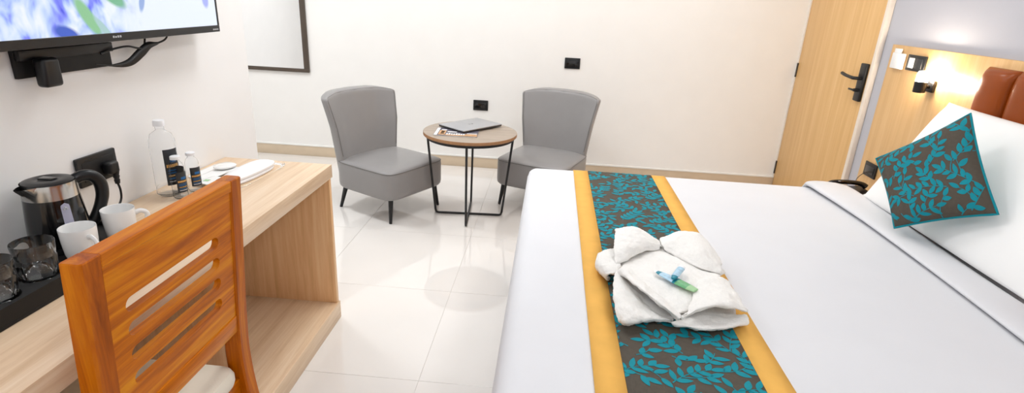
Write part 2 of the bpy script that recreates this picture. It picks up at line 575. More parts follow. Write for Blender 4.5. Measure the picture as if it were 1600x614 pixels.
# ------------------------------------------------------------------ television
TY0, TY1, TZ0, TZ1, TX = 0.90, 2.128, 1.272, 1.972, -1.292
tv = thing('television', 'flat black television on wall showing blue flowers', 'television', (TX - 0.03, 1.514, TZ0))
nbox('casing', (TX - 0.034, TX - 0.002, TY0, TY1, TZ0, TZ1), 'bezel_black', tv, bev=0.003)
bm = bmesh.new()
for d in ((TY0, TY1, TZ0, TZ0 + 0.024), (TY0, TY1, TZ1 - 0.010, TZ1), (TY0, TY0 + 0.010, TZ0 + 0.024, TZ1 - .01), (TY1 - 0.010, TY1, TZ0 + 0.024, TZ1 - .01)):
    box(bm, TX - 0.003, TX + 0.003, *d, bev=0.001, seg=1)
finish(bm, 'bezel', 'bezel_black', tv)
bm = bmesh.new()
box(bm, TX - 0.002, TX + 0.001, TY0 + .010, TY1 - .010, TZ0 + .024, TZ1 - .010)
for v in bm.verts:
    v.co -= Vector((TX, 1.56, TZ0))
sc = finish(bm, 'screen', 'screen_picture', tv, world=False, smooth=False)
sc.location = (TX - tv.location.x, 1.56 - tv.location.y, 0)
nbox('back_housing', (TX - 0.062, TX - 0.034, 1.15, 1.88, TZ0 + .012, TZ0 + 0.42), 'black_matte', tv, bev=0.01)
for k, (yy, w_) in enumerate(((1.583, .006), (1.592, .006), (1.601, .006), (1.610, .006))):
    nbox('logo', (TX + 0.003, TX + 0.0036, yy, yy + w_, TZ0 + .010, TZ0 + (.016 if k != 1 else .0145)), 'logo_grey', tv)
for k in range(6):
    nbox('logo', (TX + 0.003, TX + 0.0036, 2.083 + k * .006, 2.087 + k * .006, TZ0 + .007, TZ0 + .012), 'logo_grey', tv)

mb = thing('wall_bracket', 'black steel television bracket fixed on left wall', 'bracket', (XL, 1.5, 1.19))
nbox('wall_plate', (XL, XL + 0.012, 1.335, 1.655, 1.190, 1.60), 'black_matte', mb, bev=0.002)
nbox('lower_rail', (XL + .010, XL + 0.026, 1.338, 1.652, 1.235, 1.262), 'black_metal', mb, bev=0.002)
nbox('hook_arm', (XL + .012, TX - 0.062, 1.40, 1.44, 1.30, 1.56), 'black_matte', mb)
nbox('hook_arm', (XL + .012, TX - 0.062, 1.57, 1.61, 1.30, 1.56), 'black_matte', mb)
pa = thing('power_adapter', 'small black box hanging below the television bracket', 'adapter', (XL + .04, 1.42, 1.165))
bm = bmesh.new()
vsx = box(bm, XL + 0.028, XL + 0.062, 1.362, 1.418, 1.166, 1.242, bev=0.010, seg=3)
finish(bm, 'case', 'black_plastic', pa)
# cables under the screen
cb = [(-1.352, 1.575, 1.204), (-1.350, 1.64, 1.193), (-1.345, 1.70, 1.196), (-1.34, 1.75, 1.222), (-1.338, 1.79, 1.243), (-1.336, 1.83, 1.247), (-1.336, 1.875, 1.258), (-1.336, 1.90, 1.285)]
o = ntube('flat_cable', cb, lambda t: 0.003 + 0.011 * max(0, sin(pi * min(1, max(0, (t - .12) / .62)))), 'black_plastic', None, seg=8, flat=0.25, up=(1, 0, .3))
tag(rebase(o), 'twisted flat black cable looping below television', 'cable')
cb2 = [(-1.352, 1.60, 1.232), (-1.345, 1.65, 1.243), (-1.342, 1.70, 1.246), (-1.340, 1.74, 1.238), (-1.345, 1.775, 1.234), (-1.358, 1.80, 1.250), (-1.364, 1.82, 1.285)]
o = ntube('thin_cable', cb2, 0.0032, 'black_plastic', None, seg=8)
tag(rebase(o), 'thin black cord arching from bracket to television', 'cable')

# ------------------------------------------------------------------ desk
DXF, DYF, DZ = -0.905, 2.188, 0.745
DY0 = 0.20
dk = thing('desk', 'light oak writing desk with open lower shelf along wall', 'desk', (-1.14, 1.2, 0))
nbox('desktop', (XL + .002, DXF, DY0, DYF, 0.688, DZ), 'desk_oak', dk, bev=0.0015)
nbox('end_panel', (XL + .006, DXF - .006, DYF - .028, DYF - .006, 0.085, 0.688), 'desk_oak_upright', dk, bev=0.001)
nbox('end_panel', (XL + .006, DXF - .006, 1.38, 1.402, 0.085, 0.688), 'desk_oak_upright', dk, bev=0.001)
nbox('bottom_shelf', (XL + .006, DXF, 1.38, DYF - .003, 0.0, 0.085), 'desk_oak', dk, bev=0.0015)
nbox('end_panel', (XL + .006, DXF - .006, DY0, DY0 + .022, 0.0, 0.688), 'desk_oak_upright', dk, bev=0.001)

# ------------------------------------------------------------------ wooden chair tucked under the desk
wc = thing('wooden_chair', 'orange teak chair with four slots in backrest, cream seat', 'chair', (-0.95, 0.975, 0))
def back_x(z):
    return -0.780 + 0.08 * (z - 0.64)
def post(ya, yb):
    prof = [(0.0, -0.690, .034), (0.08, -0.712, .036), (0.2, -0.744, .040), (0.32, -0.768, .044), (0.42, -0.782, .046), (0.52, -0.787, .046), (0.60, -0.783, .044), (0.70, back_x(.70), .042), (0.85, back_x(.85), .041), (1.0, back_x(1.0), .040)]
    sp = smooth_path([(p[1], p[2], p[0]) for p in prof], 4) + [Vector((back_x(1.0112), .040, 1.0112))]
    rings = []
    for p in sp:
        h, e = p.y / 2, 0.004
        x0, x1 = p.x - h, p.x + h
        rings.append([(x0 + e, ya, p.z), (x1 - e, ya, p.z), (x1, ya + e, p.z), (x1, yb - e, p.z), (x1 - e, yb, p.z), (x0 + e, yb, p.z), (x0, yb - e, p.z), (x0, ya + e, p.z)])
    mx_, my_ = back_x(1.0132), (ya + yb) / 2
    rings.append([(mx_ + (x - mx_) * .90, my_ + (y - my_) * .91, 1.0132) for x, y, z in rings[-1]])
    bm = bmesh.new()
    loft(bm, rings)
    return finish(bm, 'back_post', 'teak_post', wc, angle=25)
post(0.737, 0.782)
post(1.171, 1.216)
def stadium(y0, y1, z, h, n=9):
    r = h / 2
    pts = []
    for k in range(n + 1):
        a = -pi / 2 + pi * k / n
        pts.append((y1 - r + r * cos(a), z + r * sin(a)))
    for k in range(n + 1):
        a = pi / 2 + pi * k / n
        pts.append((y0 + r + r * cos(a), z + r * sin(a)))
    return pts
bm = plate_with_holes([(0.783, 0.648), (1.170, 0.648), (1.170, 0.990), (0.783, 0.990)],
                      [stadium(0.822, 1.115, z, 0.030) for z in (0.884, 0.832, 0.778, 0.722)], 0.008)
for v in bm.verts:
    y, z, d = v.co.x, v.co.y, v.co.z
    v.co = Vector((back_x(z) + 0.008 + d, y, z))
finish(bm, 'back_panel', 'teak_rail', wc, angle=30)
bm = bmesh.new()
for v in box(bm, -0.019, 0.019, 0.7795, 1.1735, 0.986, 1.0132, bev=0.002, seg=1):
    v.co.x += back_x(v.co.z)
finish(bm, 'top_rail', 'teak_rail', wc, angle=20)
bm = bmesh.new()
for v in box(bm, -0.018, 0.019, 0.782, 1.171, 0.600, 0.650, bev=0.004):
    v.co.x += back_x(v.co.z)
finish(bm, 'lower_rail', 'teak_rail', wc)
SX0, SX1, SY0, SY1 = -1.205, -0.768, 0.742, 1.211
nbox('seat_rail', (SX1 - .034, SX1 - .010, 0.782, 1.171, 0.385, 0.452), 'teak_rail', wc, bev=0.003)
nbox('seat_rail', (SX0 + .008, SX0 + .030, SY0 + .04, SY1 - .04, 0.385, 0.445), 'teak_rail', wc, bev=0.003)
for yy in (SY0 + .008, SY1 - .030):
    nbox('side_rail', (SX0 + .035, SX1 - .036, yy, yy + .022, 0.385, 0.445), 'teak_post', wc, bev=0.003)
    nbox('side_stretcher', (SX0 + .03, SX1 - .018, yy + .002, yy + .020, 0.19, 0.22), 'teak_post', wc, bev=0.003)
for yy in (SY0 + .002, SY1 - .042):
    bm = bmesh.new()
    loft(bm, [[(SX0 + a, yy + a, z), (SX0 + .04 - a, yy + a, z), (SX0 + .04 - a, yy + .04 - a, z), (SX0 + a, yy + .04 - a, z)] for z, a in ((0, .006), (.2, .002), (.445, 0))])
    finish(bm, 'front_leg', 'teak_post', wc)
bm = bmesh.new()
rings = []
cxs, cys = (SX0 + SX1) / 2 - .0, (SY0 + SY1) / 2
for z, s in ((.446, .965), (.450, .985), (.462, 1.0), (.480, 1.0), (.494, .975), (.502, .90), (.505, .6), (.506, .2)):
    ring = []
    for k in range(40):
        a = 2 * pi * k / 40
        c, s_ = cos(a), sin(a)
        e = 0.13
        ring.append((cxs + .213 * s * math.copysign(abs(c) ** e, c), cys + .190 * s * math.copysign(abs(s_) ** e, s_), z))
    rings.append(ring)
loft(bm, rings)
finish(bm, 'seat_cushion', 'cream_fabric', wc)

# ------------------------------------------------------------------ things on the desk
# tray
ty = thing('service_tray', 'low black tray with raised front ledge on desk', 'tray', (-1.23, 1.10, DZ))
nbox('tray_floor', (-1.366, -1.100, 0.74, 1.425, DZ, DZ + .008), 'black_matte', ty, bev=0.002)
nbox('tray_rim', (-1.366, -1.358, 0.74, 1.417, DZ + .008, DZ + .012), 'black_matte', ty)
nbox('tray_rim', (-1.358, -1.100, 1.417, 1.425, DZ + .008, DZ + .022), 'black_matte', ty, bev=0.002)
# ledge with round wells for the glasses
WELLS = [(-1.150, 0.962), (-1.150, 1.062)]
circ = lambda cx, cy, r, n=28: [(cx + r * cos(2 * pi * k / n), cy + r * sin(2 * pi * k / n)) for k in range(n)]
bm = plate_with_holes([(-1.212, .742), (-1.101, .742), (-1.101, 1.125), (-1.212, 1.125)], [circ(-1.153, y, .040) for y in (0.862, 0.955, 1.058)], 0.006)
for v in bm.verts:
    v.co.z += DZ + .040
finish(bm, 'ledge', 'black_matte', ty)
nbox('ledge_side', (-1.107, -1.101, .742, 1.125, DZ + .008, DZ + .034), 'black_matte', ty)
nbox('ledge_side', (-1.212, -1.206, .742, 1.125, DZ + .008, DZ + .034), 'black_matte', ty)
nbox('ledge_side', (-1.206, -1.107, 1.119, 1.125, DZ + .008, DZ + .034), 'black_matte', ty)
nbox('well_floor', (-1.206, -1.107, .742, 1.119, DZ + .024, DZ + .032), 'black_matte', ty)

def tumbler(label, cx, cy, z):
    H_, ro, rb = 0.098, 0.0415, 0.031
    def sq(a, zz):
        t = (zz - z) / H_
        f = max(0, min(1, (0.62 - t) / 0.08)) * max(0, min(1, t / 0.06 + .2))
        return 1 + f * 0.05 * (abs(cos(4.5 * a)) - 0.6)
    bm = bmesh.new()
    pr = [(0, z), (rb, z), (rb + .002, z + .004), (rb + .0055, z + .03), (rb + .0085, z + .058), (rb + .0065, z + .062), (ro - .002, z + .070), (ro, z + .096), (ro - .0008, z + .098), (ro - .0022, z + .097),
          (ro - .0045, z + .070), (rb + .0035, z + .058), (rb + .001, z + .03), (rb - .003, z + .016), (0, z + .014)]
    lathe(bm, pr, cx, cy, 72, squash=sq)
    o = finish(bm, 'drinking_glass', 'clear_glass')
    return tag(rebase(o), label, 'glass')
tumbler('clear faceted tumbler on tray in front of kettle', -1.153, 1.058, DZ + .0322)
tumbler('clear tumbler cut by the left picture edge', -1.153, 0.955, DZ + .0322)

def mug(label, cx, cy, z, ha):
    t = thing('coffee_mug', label, 'mug', (cx, cy, z), ha, 'white mugs beside the kettle')
    bm = bmesh.new()
    lathe(bm, [(0, .003), (.026, .003), (.027, 0), (.030, 0), (.0335, .004), (.037, .02), (.0395, .05), (.041, .085), (.0405, .088), (.039, .0875), (.0375, .08), (.036, .05), (.033, .02), (.028, .009), (0, .008)], 0, 0, 40)
    finish(bm, 'cup', 'ceramic', t, world=False)
    ntube('handle', [(.038, 0, .066), (.052, 0, .070), (.066, 0, .062), (.068, 0, .046), (.058, 0, .028), (.036, 0, .022)], .0052, 'ceramic', t, seg=10, world=False, flat=1.3)
    return t
mug('white mug nearest the glass, handle facing the chair', -1.190, 1.219, DZ + .0085, radians(-18))
mug('white mug farther from the glass, beside kettle cord', -1.186, 1.352, DZ + .0085, radians(48))

# kettle
KX, KY, KZ = -1.292, 1.272, DZ + .0085
kt = thing('electric_kettle', 'black electric kettle with steel collar and spout', 'kettle', (KX, KY, KZ), radians(0))
bm = bmesh.new()
lathe(bm, [(0, 0), (.066, 0), (.068, .004), (.067, .014), (.060, .018), (0, .018)], 0, 0, 48)
finish(bm, 'power_base', 'black_plastic', kt, world=False)
bm = bmesh.new()
lathe(bm, [(0, .019), (.066, .019), (.069, .024), (.0685, .05), (.066, .09), (.0625, .130), (.061, .148), (0, .148)], 0, 0, 56)
finish(bm, 'body', 'black_gloss', kt, world=False)
SPA = radians(-96)     # the spout points along the wall towards the camera
bm = bmesh.new()
rings = []
for z, r, sp in ((.148, .0612, .0), (.160, .0608, .006), (.172, .0602, .016), (.184, .0596, .028), (.1875, .0590, .031)):
    ring = []
    for k in range(72):
        a = 2 * pi * k / 72
        d = (a - SPA + pi) % (2 * pi) - pi
        rr = r + sp * max(0, 1 - abs(d) / 0.42) ** 1.0
        ring.append((rr * cos(a), rr * sin(a), z))
    rings.append(ring)
loft(bm, rings, caps=False)
rings = [[(x * .96, y * .96, z) for (x, y, z) in r] for r in rings[::-1]]
loft(bm, rings, caps=False)
cl = finish(bm, 'collar', 'steel', kt, world=False, angle=30)
cl['label'] = 'brushed steel collar with pouring spout'
bm = bmesh.new()
lathe(bm, [(0, .178), (.0565, .178), (.0575, .184), (.056, .1895), (.046, .193), (.03, .1945), (.028, .1935), (.0, .1935)], 0, 0, 48)
finish(bm, 'lid', 'black_plastic', kt, world=False)
nbox('lid_grip', (-.020, .020, -.010, .010, .1930, .1965), 'black_gloss', kt, bev=.002, world=False)
HA = radians(60)       # handle on the opposite side
hp_ = [(.050, .176), (.075, .184), (.098, .178), (.112, .156), (.113, .125), (.104, .095), (.089, .066), (.077, .050), (.064, .048)]
bm = bmesh.new()
tube(bm, smooth_path([(r * cos(HA), r * sin(HA), z) for r, z in hp_], 6), lambda t: .0145 - .004 * abs(t - .4), 14, flat=1.15)
finish(bm, 'handle', 'black_plastic', kt, world=False)
# water level window
WA = radians(-25)
bm = bmesh.new()
def win(u, v):
    z = .052 + .088 * v
    half = .0105 * sqrt(max(0, 1 - max(0, abs(v - .5) * 2 - .78) ** 2 / .0484)) if abs(v - .5) * 2 > .78 else .0105
    r = .0722 - .0092 * (z - .03) / .11
    a = WA + (u - .5) * 2 * half / .066
    return (r * cos(a), r * sin(a), z)
grid(bm, win, 6, 16)
ws = finish(bm, 'water_window', 'window_strip', kt, world=False)
for zz in (.068, .124):
    bm = bmesh.new()
    r = .0727 - .0092 * (zz - .03) / .11
    for k in range(3):
        a = WA - .06 + k * .05
        bmesh.ops.create_cube(bm, size=.004, matrix=Matrix.Translation((r * cos(a), r * sin(a), zz + .004 * (k % 2))))
    mk = finish(bm, 'level_mark', 'logo_grey', ws, world=False)
# socket with plug on the left wall
so = thing('wall_socket', 'wide black wall socket with plug behind kettle', 'socket', (XL, 1.523, 0.852))
nbox('plate', (XL + .0005, XL + .012, 1.447, 1.598, 0.852, 0.942), 'black_plastic', so, bev=.004)
nbox('insert', (XL + .011, XL + .0135, 1.462, 1.583, 0.866, 0.926), 'black_matte', so, bev=.001)
nbox('trim_line', (XL + .0118, XL + .0130, 1.475, 1.570, 0.930, 0.932), 'bezel_black', so)
pl = thing('power_cable', 'black plug and lead running from socket to kettle', 'cable', (XL + .03, 1.545, 0.88))
bm = bmesh.new()
box(bm, XL + .0138, XL + .046, 1.526, 1.566, .872, .912, bev=.009, seg=3)
finish(bm, 'plug', 'black_plastic', pl)
bm = bmesh.new()
lathe(bm, [(.0, .838), (.007, .838), (.0085, .85), (.007, .853), (.0095, .862), (.008, .866), (.012, .880), (0, .882)], XL + .036, 1.553, 14)
finish(bm, 'strain_relief', 'black_plastic', pl)
ntube('cord', [(XL + .036, 1.553, .840), (XL + .038, 1.556, .815), (XL + .038, 1.551, .785), (XL + .034, 1.53, .760), (XL + .028, 1.49, .7505), (XL + .026, 1.45, .756), (XL + .024, 1.428, .7755), (XL + .028, 1.40, .7595), (XL + .040, 1.345, .7585)], .0034, 'black_plastic', pl, seg=8)

# bottles
def bottle(label, cx, cy, H_, R_, lab_a, dark=False):
    t = thing('water_bottle', label, 'bottle', (cx, cy, DZ + .0005))
    s = H_
    bm = bmesh.new()
    neck = min(.0135, R_ * .5)
    pr = [(0, .004), (R_ * .8, .0), (R_, .008), (R_, s * .10), (R_ * .965, s * .11), (R_, s * .125), (R_, s * .66), (R_ * .97, s * .74), (R_ * .80, s * .82), (neck, s * .875), (neck, s * .945)]
    inner = [(r - .0012, z + (.002 if i < 2 else 0)) for i, (r, z) in enumerate(pr[1:])][::-1] + [(0, .006)]
    lathe(bm, pr + inner, 0, 0, 40)
    finish(bm, 'body', 'clear_plastic', t, world=False)
    bm = bmesh.new()
    cr = neck + .004
    lathe(bm, [(0, s * .925), (cr, s * .925), (cr, s * .988), (cr - .002, s), (0, s)], 0, 0, 36, squash=lambda a, z: 1 + .02 * cos(18 * a))
    finish(bm, 'cap', 'cap_white', t, world=False)
    half = radians(36) if R_ > .03 else radians(50)
    def patch(name, z0, z1, a0, a1, off, mat, par):
        bm = bmesh.new()
        grid(bm, lambda u, v: ((R_ + off) * cos(a0 + (a1 - a0) * u), (R_ + off) * sin(a0 + (a1 - a0) * u), z0 + (z1 - z0) * v), 14, 1)
        return finish(bm, name, mat, par, world=False)
    l0, l1 = s * .16, s * .64
    lb = patch('paper_label', l0, l1, lab_a - half, lab_a + half, .0006, 'label_dark', t)
    h = l1 - l0
    patch('emblem', l0 + h * .64, l0 + h * .76, lab_a - half * .30, lab_a + half * .55, .0010, 'label_blue', lb)
    n = 7
    for k in range(n):
        a = lab_a - half * .8 + 1.6 * half * k / n
        patch('lettering', l0 + h * .50, l0 + h * .585, a, a + 1.6 * half / n * .78, .0010, 'label_gold', lb)
    for k, (f, m) in enumerate(((.40, 'label_blue'), (.33, 'label_blue'), (.25, 'label_gold'), (.17, 'label_blue'), (.09, 'label_white'))):
        patch('lettering', l0 + h * f, l0 + h * (f + .028), lab_a - half * .7, lab_a + half * (.6 - .15 * (k % 2)), .0010, m, lb)
    if dark:
        patch('ribbed_band', s * .30, s * .80 * .9, lab_a + half + .5, lab_a + half + 2.2, .0004, 'label_dark', t)
        for k in range(4):
            patch('lettering', s * (.36 + .08 * k), s * (.375 + .08 * k), lab_a - half - 1.3, lab_a - half - .25, .0008, 'label_dark', t)
    return t
bottle('tall clear water bottle with white cap and black label', -1.302, 1.726, .262, .040, radians(-22))
bottle('small water bottle standing nearest the chair, printed band', at(273, 246, DZ + .143).x, at(273, 246, DZ + .143).y, .148, .0235, radians(-20), dark=True)
bottle('small water bottle to the right of the other small one', at(297, 240, DZ + .137).x, at(297, 240, DZ + .137).y, .142, .0225, radians(-28))

# papers and slippers
def sheet(name, label, pts, z, mat='paper', cat='paper', curl=.004):
    bm = bmesh.new()
    P_ = [Vector(p) for p in pts]
    def f(u, v, dz=0):
        a = P_[0].lerp(P_[1], u)
        b = P_[3].lerp(P_[2], u)
        c = a.lerp(b, v)
        return (c.x, c.y, z + dz + curl * (2 * u - 1) ** 2 * v)
    grid(bm, lambda u, v: f(u, v), 8, 6)
    o = finish(bm, name, mat)
    sm = o.modifiers.new('thickness', 'SOLIDIFY')
    sm.thickness = 0.0012
    sm.offset = 1
    rebase(o)
    return tag(o, label, cat)
sheet('paper_card', 'white card leaning nearest the left wall behind bottles', [(-1.366, 1.90), (-1.352, 2.075), (-1.285, 2.06), (-1.305, 1.885)], DZ + .0006)
sheet('paper_leaflet', 'white leaflet on desk between bottles and slipper pack', [(-1.318, 1.865), (-1.297, 2.045), (-1.225, 2.035), (-1.250, 1.850)], DZ + .0080, curl=.002)
sheet('paper_sachet', 'small white sachet with green print behind the chair', [(-1.272, 1.815), (-1.250, 1.90), (-1.195, 1.885), (-1.215, 1.80)], DZ + .0135, curl=.001)
o = nbox('green_print', (-1.252, -1.232, 1.835, 1.855, DZ + .0150, DZ + .0155), 'paper_green')
o['label'] = 'green printed mark'
o.parent = bpy.data.objects['paper_sachet']
o.data.transform(Matrix.Translation(-bpy.data.objects['paper_sachet'].location))
bm = bmesh.new()
lathe(bm, [(0, 0), (.028, 0), (.034, .004), (.034, .009), (.026, .014), (0, .016)], 0, 0, 36, squash=lambda a, z: 1 + .25 * abs(cos(a)))
o = finish(bm, 'soap_bar', 'ceramic')
o.location = (-1.272, 2.015, DZ + .0118)
o.rotation_euler = (0, 0, radians(60))
tag(o, 'round white soap lying on the leaflet', 'soap')

sl = thing('slipper_pack', 'pair of white slippers in clear pouch at desk end', 'slippers', (-1.155, 1.965, DZ), radians(-4))
def sole(z0, z1, dy, name, top=0.0):
    rings = []
    for (z, s) in ((z0, .94), (z0 + .003, 1), (z1 - .004, 1), (z1, .93), (z1 + top * .6, .6), (z1 + top, .2)):
        ring = []
        for k in range(44):
            a = 2 * pi * k / 44
            c, s_ = cos(a), sin(a)
            w = .049 + .009 * s_
            ring.append((w * s * math.copysign(abs(c) ** .75, c), dy + .150 * s * math.copysign(abs(s_) ** .8, s_), z))
        rings.append(ring)
    bm = bmesh.new()
    loft(bm, rings)
    return finish(bm, name, 'slipper_white', sl, world=False)
sole(.001, .013, 0.0, 'slipper')
sole(.0135, .027, .006, 'slipper', .010)
bm = bmesh.new()
def pouch(u, v):
    a = 2 * pi * u
    zz = .0005 if v == 0 else (.004 + .028 * (1 - abs(cos(a)) ** 6 * .6) if False else 0)
    return (0, 0, 0)
rings = []
for z, s in ((.0004, 1.0), (.002, 1.12), (.006, 1.14), (.008, 1.10)):
    rings.append([(.064 * s * math.copysign(abs(cos(a)) ** .4, cos(a)), .006 + .162 * s * math.copysign(abs(sin(a)) ** .4, sin(a)), z) for a in [2 * pi * k / 44 for k in range(44)]])
loft(bm, rings, caps=False)
finish(bm, 'pouch', 'clear_plastic', sl, world=False)

# ------------------------------------------------------------------ grey armchairs
def armchair(label, cx, cy, face):
    t = thing('armchair', label, 'chair', (cx, cy, 0), face - pi / 2, 'grey armchairs by the round table')
    # seat block: superellipse rings
    bm = bmesh.new()
    rings = []
    for z, s in ((.160, .90), (.164, .955), (.177, .99), (.20, 1), (.318, 1), (.336, .995), (.348, .975), (.356, .94), (.362, .86), (.367, .6), (.369, .2)):
        ring = []
        for k in range(64):
            a = 2 * pi * k / 64
            c, s_ = cos(a), sin(a)
            e = .26
            ring.append((.274 * s * math.copysign(abs(c) ** e, c), .035 + .268 * s * math.copysign(abs(s_) ** e, s_), z))
        rings.append(ring)
    loft(bm, rings)
    st = finish(bm, 'seat', 'leather_grey', t, world=False, angle=70)
    pts = []
    for k in range(64):
        a = 2 * pi * k / 64
        c, s_ = cos(a), sin(a)
        pts.append((.2705 * math.copysign(abs(c) ** .26, c), .035 + .2645 * math.copysign(abs(s_) ** .26, s_), .344))
    bm = bmesh.new()
    tube(bm, pts, .0038, 8, closed=True)
    finish(bm, 'piping', 'piping_grey', st, world=False)
    # backrest: bent slab that widens upwards, wings forward
    def halfw(v):
        return .236 + .078 * v ** 1.1
    def yc(v):
        return -.215 - .135 * v
    def section(v, s=1.0, n=56, dz=0.0):
        hw, th = halfw(v) * (1 - (1 - s) * .12), (.058 - .010 * v) * s
        ring = []
        for k in range(n):
            a = 2 * pi * k / n
            c, s_ = cos(a), sin(a)
            x = hw * math.copysign(abs(c) ** .35, c)
            y = th * math.copysign(abs(s_) ** .45, s_)
            wing = .105 * (abs(x) / hw) ** 2.6 * min(1, .35 + v)
            ring.append((x, yc(v) + y + wing, 0.160 + .640 * v - .030 * (x / hw) ** 4 * v ** 4 + dz))
        return ring
    rings = [section(0, .75), section(.02, .97)]
    rings += [section(v) for v in (.06, .15, .25, .35, .45, .55, .65, .75, .85, .93, .965)]
    rings += [section(.985, .93), section(.997, .75), section(1.003, .45), section(1.006, .12)]
    bm = bmesh.new()
    loft(bm, rings)
    bk = finish(bm, 'backrest', 'leather_grey', t, world=False, angle=70)
    # seam along the front edge of the backrest
    pts = []
    def edge(v, u):
        hw, th = halfw(v), .058 - .010 * v
        x = hw * u
        wing = .105 * abs(u) ** 2.6 * min(1, .35 + v)
        cc_ = min(1, abs(u)) ** (1 / .35)
        return (x, yc(v) + th * (1 - cc_ * cc_) ** .225 + wing, 0.160 + .640 * v - .030 * u ** 4 * v ** 4)
    for v in (.35, .5, .65, .8, .9, .95):
        pts.append(edge(v, -.955))
    for u in (-.92, -.8, -.5, 0, .5, .8, .92):
        p = edge(.985, u)
        pts.append((p[0], p[1] - .006, p[2] + .000))
    for v in (.95, .9, .8, .65, .5, .35):
        pts.append(edge(v, .955))
    bm = bmesh.new()
    tube(bm, smooth_path(pts, 4), .0034, 8)
    finish(bm, 'piping', 'piping_grey', bk, world=False)
    for sx in (-1, 1):
        for (yt, yb) in ((.245, .262), (-.185, -.225)):
            bm = bmesh.new()
            tube(bm, [(sx * .212, yt, .170), (sx * .236, yb, 0.0)], lambda q: .0175 - .0075 * q, 14)
            finish(bm, 'leg', 'black_metal', t, world=False)
    return t
armchair('grey leather armchair beside the desk, left of round table', -1.105, 3.640, math.atan2(-.49, .87))
armchair('grey leather armchair right of round table, behind bed corner', -0.005, 3.985, math.atan2(-.93, -.36))

# ------------------------------------------------------------------ round table
RX, RY, RZ, RR = -0.512, 3.572, 0.598, 0.312
rt = thing('round_table', 'round side table with grey oak top and black wire legs', 'table', (RX, RY, 0))
bm = bmesh.new()
lathe(bm, [(0, RZ - .020), (RR - .001, RZ - .020), (RR, RZ - .018), (RR, RZ - .002), (RR - .001, RZ)], 0, 0, 96)
bmesh.ops.remove_doubles(bm, verts=bm.verts, dist=1e-6)
finish(bm, 'edge_band', 'table_edge', rt, world=False)
bm = bmesh.new()
lathe(bm, [(0, RZ - .004), (RR - .0012, RZ - .004), (RR - .0012, RZ + .0004), (0, RZ + .0004)], 0, 0, 96)
finish(bm, 'table_top', 'table_oak', rt, world=False)
bm = bmesh.new()
lathe(bm, [(.265, RZ - .042), (.292, RZ - .042), (.292, RZ - .0205), (.265, RZ - .0205), (.265, RZ - .042)], 0, 0, 72)
finish(bm, 'under_ring', 'black_metal', rt, world=False)
for a in (radians(4), radians(94)):
    c, s = cos(a), sin(a)
    pr = [(-.288, RZ - .03), (-.255, .25), (-.232, .03), (-.226, .012), (-.212, 0.0080), (0, 0.0080), (.212, 0.0080), (.226, .012), (.232, .03), (.255, .25), (.288, RZ - .03)]
    if a > 1:
        pr = [(x, z if abs(z - 0.0080) > 1e-6 else 0.0080) for x, z in pr]
    bm = bmesh.new()
    tube(bm, [(x * c, x * s, z) for x, z in pr], .0078, 10, up=(-s, c, 0))
    finish(bm, 'wire_leg', 'black_metal', rt, world=False)

# magazine and laptop on the table
mz = thing('magazine', 'magazine with orange and white cover under the laptop', 'magazine', (-.590, 3.495, RZ + .0006), radians(3))
nbox('pages', (-.138, .138, -.100, .105, 0, .0052), 'paper', mz, world=False)
nbox('cover', (-.140, .140, -.102, .107, .0052, .0060), 'mag_dark', mz, world=False)
for d, m in (((-.138, -.118, -.10, .10), 'mag_white'), ((-.112, -.070, -.085, .03), 'mag_orange'), ((-.100, -.078, -.060, -.030), 'mag_white'), ((-.100, -.078, -.020, .012), 'mag_white'),
             ((-.105, -.070, .04, .06), 'mag_white'), ((-.065, .138, -.098, -.075), 'mag_orange'), ((.06, .138, -.072, -.045), 'mag_orange'), ((-.060, .0, -.01, .01), 'mag_white'), ((.07, .135, -.035, -.022), 'mag_white')):
    nbox('cover_print', (d[0], d[1], d[2], d[3], .0060, .0064), m, mz, world=False)
for k in range(8):
    nbox('cover_lettering', (-.062 + k * .0155, -.051 + k * .0155, -.072, -.045 + (.008 if k in (1, 4, 5) else 0), .0060, .0064), 'mag_white', mz, world=False)
lp = thing('laptop', 'closed silver laptop lying on the round table', 'laptop', (-.528, 3.690, RZ + .0075), radians(51.5))
nbox('base', (-.178, .178, -.125, .125, 0, .009), 'laptop_dark', lp, bev=.003, world=False)
nbox('lid', (-.180, .180, -.127, .127, .0095, .0155), 'laptop_grey', lp, bev=.002, world=False)
bm = bmesh.new()
for (x0, x1, y0, y1) in ((-.016, -.012, -.008, .008), (-.012, -.006, 0, .003), (-.006, -.002, -.008, .002), (.004, .008, -.014, .002), (.008, .014, -.001, .002), (.014, .018, -.008, .002), (.008, .014, -.008, -.005)):
    box(bm, x0, x1, y0, y1, .0155, .0158)
bmesh.ops.rotate(bm, verts=bm.verts, cent=(0, 0, 0), matrix=Matrix.Rotation(0, 3, 'Z'))
finish(bm, 'lid_mark', 'laptop_dark', lp, world=False)

# ------------------------------------------------------------------ bed
BX0, BX1, BY0, BY1, BZ = -0.092, 1.90, 0.86, 2.925, 0.583
bd = thing('bed', 'wide bed with white fitted sheet, head against oak panel', 'bed', (0.95, (BY0 + BY1) / 2, 0))
nbox('bed_base', (0.03, 1.88, BY0 + .10, BY1 - .10, 0.05, 0.29), 'frame_brown', bd, bev=.01)
for (x, y) in ((.10, BY0 + .18), (.10, BY1 - .18), (1.80, BY0 + .18), (1.80, BY1 - .18)):
    bm = bmesh.new()
    lathe(bm, [(0, 0), (.022, 0), (.028, .05), (0, .05)], x, y, 16)
    finish(bm, 'leg', 'black_metal', bd)
nbox('mattress', (0.0, 1.895, BY0 + .05, BY1 - .055, 0.295, 0.574), 'linen_white', bd, bev=.045, seg=5)

